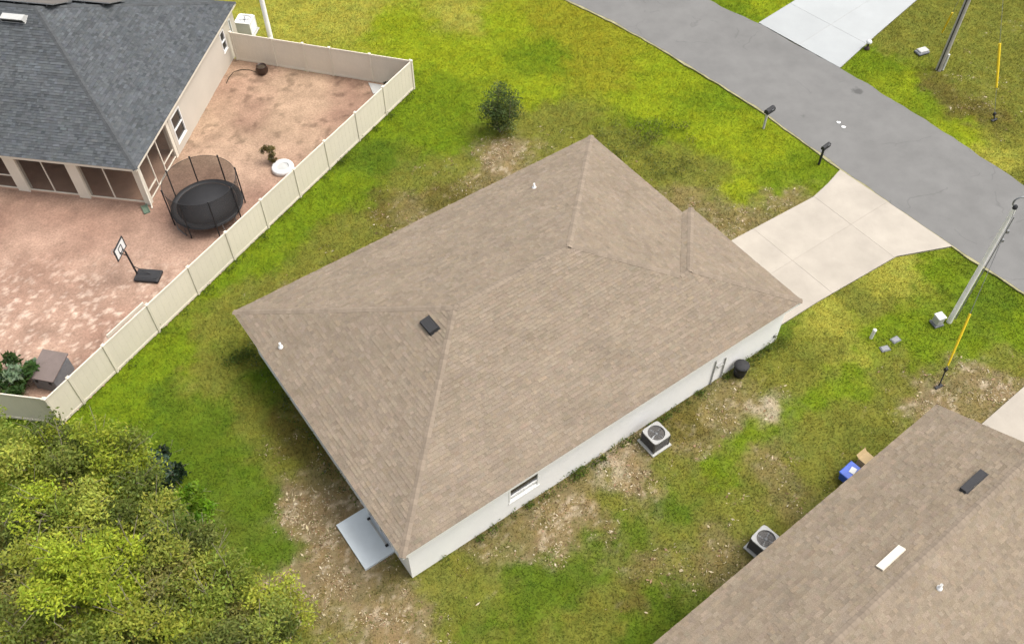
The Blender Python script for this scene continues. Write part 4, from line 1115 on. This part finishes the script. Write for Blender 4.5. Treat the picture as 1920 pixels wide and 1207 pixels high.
tree_specs = [
    (-17.0, 16.9, 4.9, 2.0, "olive tree against the shaded end of the fence", OLV),
    (-14.7, 15.9, 5.2, 2.0, "yellow-green tree between the fence corner and the dark glossy bush", OLV + LIM[:1]),
    (-12.5, 14.1, 4.5, 1.65, "olive tree just behind the dark glossy bush", OLV),
    (-16.3, 13.9, 5.0, 2.1, "dark olive tree on the left edge, third row back", OLV + DRY),
    (-13.5, 12.2, 6.3, 1.55, "bright lime-green tree standing out in the lower left thicket", LIM),
    (-10.9, 13.2, 4.8, 1.8, "dull olive tree at the lawn side of the thicket", OLV + DRY),
    (-11.3, 11.1, 4.9, 1.9, "grey-twigged olive tree right of the lime-green tree", DRY + OLV),
    (-9.0, 11.3, 4.4, 1.75, "brownish olive tree nearest the bare patch of lawn", DRY + OLV[:2]),
    (-7.7, 9.7, 4.2, 1.6, "low olive tree at the bottom edge, rightmost of the thicket", OLV + DRY),
    (-15.1, 10.6, 4.6, 2.0, "dark leafy tree in the very lower left corner", OLV + DRY),
    (-12.6, 9.3, 4.7, 1.9, "olive tree cut by the bottom edge below the lime-green tree", OLV),
    (-9.8, 9.2, 4.5, 1.8, "olive tree cut by the bottom edge, second from the lawn", OLV + DRY[:2]),
]
for i, (x, y, h, c, lb, cols) in enumerate(tree_specs):
    tree("tree", lb, x, y, h, c, 17, 17000, cols, 100 + i, group=TG, base=.30)
GLOSS = [(44, 66, 40), (60, 84, 58), (84, 110, 90), (40, 60, 34)]
tree("glossy_bush", "dark blue-green glossy bush at the edge of the thicket", -13.5, 18.0, 1.6, .85, 14, 2600, GLOSS, 301, trunk=.05, base=.12, leaf=(.10, .05), cat="bush")
tree("vine_shrub", "bright green leafy shrub at the lawn edge of the thicket", -12.0, 16.3, 1.9, .85, 12, 3400, [(122, 166, 34), (140, 176, 44), (104, 148, 36)], 302, trunk=.04, base=.12, leaf=(.08, .045), cat="bush")
tree("young_tree", "small dark green tree on the lawn behind the central house", -0.55, 38.75, 2.9, .82, 18, 5200, [(112, 130, 64), (98, 118, 62), (128, 142, 76), (88, 108, 58)], 303, trunk=.05, base=.06, leaf=(.06, .026), spread=.50)
tree("planter_shrub", "dry olive shrub growing beside the white ring planter", -12.2, 36.45, 1.25, .42, 9, 900, [(128, 118, 66), (150, 138, 88), (104, 92, 48)], 304, trunk=.03, base=.15, leaf=(.07, .022), cat="shrub")
tree("flowering_plant", "leafy green plant with white blooms by the storage box", -20.55, 22.5, 1.5, .95, 14, 2600, [(82, 112, 44), (98, 130, 52), (66, 96, 40), (150, 176, 140)], 305, trunk=.04, base=.15, leaf=(.12, .05), cat="plant")
tree("corner_weed", "small dark weed growing at the far fence corner", -6.75, 42.1, .7, .3, 5, 260, [(70, 74, 56), (90, 92, 70)], 306, trunk=.02, base=.1, leaf=(.06, .03), cat="weed")

# ------------------------------------------------------------------ grass, weeds and dry litter (uncountable)
def excluded(x, y, grow=0):
    ex = np.zeros(len(x), bool)
    for poly in (ROAD, DRIVE, DRIVE2, DRIVE3, YARD, HOUSE_FP, NB_FP, RN_FP, PATIO): ex |= pip(x, y, poly)
    return ex
def in_view(x, y, pad=.06):
    d = np.stack([x, y, np.full_like(x, -CAM_H)], 1)
    z = d @ np.array(fwd); a = np.abs(d @ np.array(cr) / z); b = np.abs(d @ np.array(cu) / z)
    return (a < .5467 + pad) & (b < .3437 + pad)
def scatter(n, rng):
    x = rng.uniform(-24, 34, n); y = rng.uniform(9.5, 56, n)
    k = in_view(x, y); x, y = x[k], y[k]
    k = ~excluded(x, y); return x[k], y[k]
rng = np.random.default_rng(77)
x, y = scatter(900000, rng)
gc_, gb_ = ground_colour(x, y)
den = fbm(x, y, 3.0, 3, 70.0)
k = rng.random(len(x)) < np.clip(1.05 - gb_ * 1.0, .22, 1) * np.clip(.35 + den * 1.2, 0, 1)
x, y, gc_, gb_ = x[k], y[k], gc_[k], gb_[k]
n = len(x); z = ground_z(x, y)
ang = rng.uniform(0, 2 * math.pi, n); lean = rng.uniform(.5, 1.25, n)
tall = .7 + .7 * fbm(x, y, 1.1, 3, 71.0)
ln = (.05 + .07 * rng.random(n)) * tall; wd = .012 + .012 * rng.random(n)
pc, ps = np.cos(ang), np.sin(ang)
V = np.empty((n, 3, 3))
V[:, 0] = np.stack([x - ps * wd, y + pc * wd, z - .005], 1); V[:, 1] = np.stack([x + ps * wd, y - pc * wd, z - .005], 1)
V[:, 2] = np.stack([x + pc * ln * np.sin(lean), y + ps * ln * np.sin(lean), z + ln * np.cos(lean)], 1)
gn = np.clip(gb_ * 1.2 - .2, 0, 1)[:, None] * (rng.random(n) < .55)[:, None]          # green sprouts in the thin turf
gc_ = gc_ * (1 - gn * .75) + np.array(alb((112, 128, 50), .6)) * gn * .75
bc = gc_ * 1.15 * (1 + rng.normal(size=n) * .12)[:, None] * (1 + rng.normal(size=(n, 3)) * np.array([.08, .03, .05]))
g = np_mesh("grass", V.reshape(-1, 3), np.arange(n * 3).reshape(n, 3), np.repeat(np.clip(bc, .003, .8), 3, 0), M_GRASS)
tag(g, "short green and yellowing grass covering the lawns", "grass", kind="stuff")
# dry leaves and straw on the bare patches
x, y = scatter(800000, rng)
gc_, gb_ = ground_colour(x, y)
k = rng.random(len(x)) < np.clip(gb_ * .9 - .10, 0, 1) * np.clip(fbm(x, y, 1.6, 4, 80.0) * 3.2 - 1.25, 0.03, 1)
x, y = x[k], y[k]; n = len(x)
z = ground_z(x, y) + .015 + rng.random(n) * .02
t1, t2 = rand_axes(n, rng, 2.5)
pal = np.array([alb(c, .62) for c in ((222, 208, 180), (204, 182, 150), (176, 142, 114), (146, 122, 88), (212, 196, 156), (118, 96, 68), (214, 198, 164))])
cc = pal[rng.integers(len(pal), size=n)] * (1 + rng.normal(size=n) * .1)[:, None]
V, F = leaf_quads(np.stack([x, y, z], 1), t1, t2, .016 + .10 * rng.random(n) ** 4, .009 + .040 * rng.random(n) ** 3)
s = np_mesh("dry_litter", V, F, np.repeat(np.clip(cc, .01, .8), 4, 0), M_STRAW)
tag(s, "pale straw and dry leaf litter scattered over the bare patches", "litter", kind="stuff")
# taller weeds along the foundations and on the rough ground in front
Pw = []; Cw = []
def weeds(x, y, r_, nn, h, cols):
    a = np.stack([rng.normal(size=nn) * r_ + x, rng.normal(size=nn) * r_ + y, np.abs(rng.normal(size=nn)) * h * .6 + .03], 1)
    Pw.append(a); b = np.array([alb(c, .6) for c in cols]); Cw.append(b[rng.integers(len(b), size=nn)] * (1 + rng.normal(size=nn) * .15)[:, None])
WG = [(96, 122, 42), (118, 138, 44), (84, 104, 44)]
for v in np.arange(1.0, 18.6, .30):
    if rng.random() < .62:
        wx_, wy_ = H2W(HW - HOV + .10 + rng.random() * .16, v + rng.normal() * .12)
        weeds(wx_, wy_, .07 + .08 * rng.random(), int(20 + 60 * rng.random()), .12 + .22 * rng.random() ** 2, WG if rng.random() < .7 else WG + [(170, 166, 90)])
for v in (8.0, 7.7): weeds(*H2W(HW - HOV + .2, v), .13, 130, .30, WG)
weeds(*H2W(HW - .1, L_ + D_ - .3), .22, 260, .35, [(104, 124, 40), (128, 138, 44)]); weeds(*H2W(HW - .2, L_ - 1.0), .2, 140, .25, WG)
for v in np.arange(1.5, 9, .5):
    weeds(*H2W(-.02 + rng.random() * .3 + v * .0, -.25 + v * 0 + rng.normal() * .2), .25, 40, .15, WG)
for u in np.arange(.5, 9, .35): weeds(*H2W(u, .12 + rng.normal() * .12), .12, int(30 * rng.random() + 8), .2, WG + [(112, 122, 96)])
for k in range(38):      # rough patch in front of the entry
    weeds(rng.uniform(4.6, 9.5), rng.uniform(35.2, 39.2), .16 + .16 * rng.random(), int(30 + 70 * rng.random()), .3, [(112, 130, 52), (128, 130, 64), (98, 112, 50), (146, 146, 74)])
for k in range(34):      # along the back-left side
    q_ = rng.uniform(2, 17); weeds(*H2W(-.5 - rng.random() * .9, q_), .14 + .1 * rng.random(), int(20 + 50 * rng.random()), .22, WG + [(150, 146, 70)])
for k in range(30):      # dark grass at the foot of the fence
    s_ = rng.uniform(.5, 25); weeds(-18.33 + .512 * s_ + .22, 20.67 + .859 * s_ - .15, .12, 30, .15, [(104, 124, 30), (92, 112, 34)])
Pw = np.concatenate(Pw); Cw = np.clip(np.concatenate(Cw), .005, .6)
kx = ~excluded(Pw[:, 0], Pw[:, 1]); Pw, Cw = Pw[kx], Cw[kx]
t1, t2 = rand_axes(len(Pw), rng, .3)
V, F = leaf_quads(Pw, t1, t2, .03 + .05 * rng.random(len(Pw)), .012 + .015 * rng.random(len(Pw)))
wd_ = np_mesh("weeds", V, F, np.repeat(Cw, 4, 0), M_LEAF)
tag(wd_, "green weeds along the house walls, fence foot and rough ground", "weeds", kind="stuff")
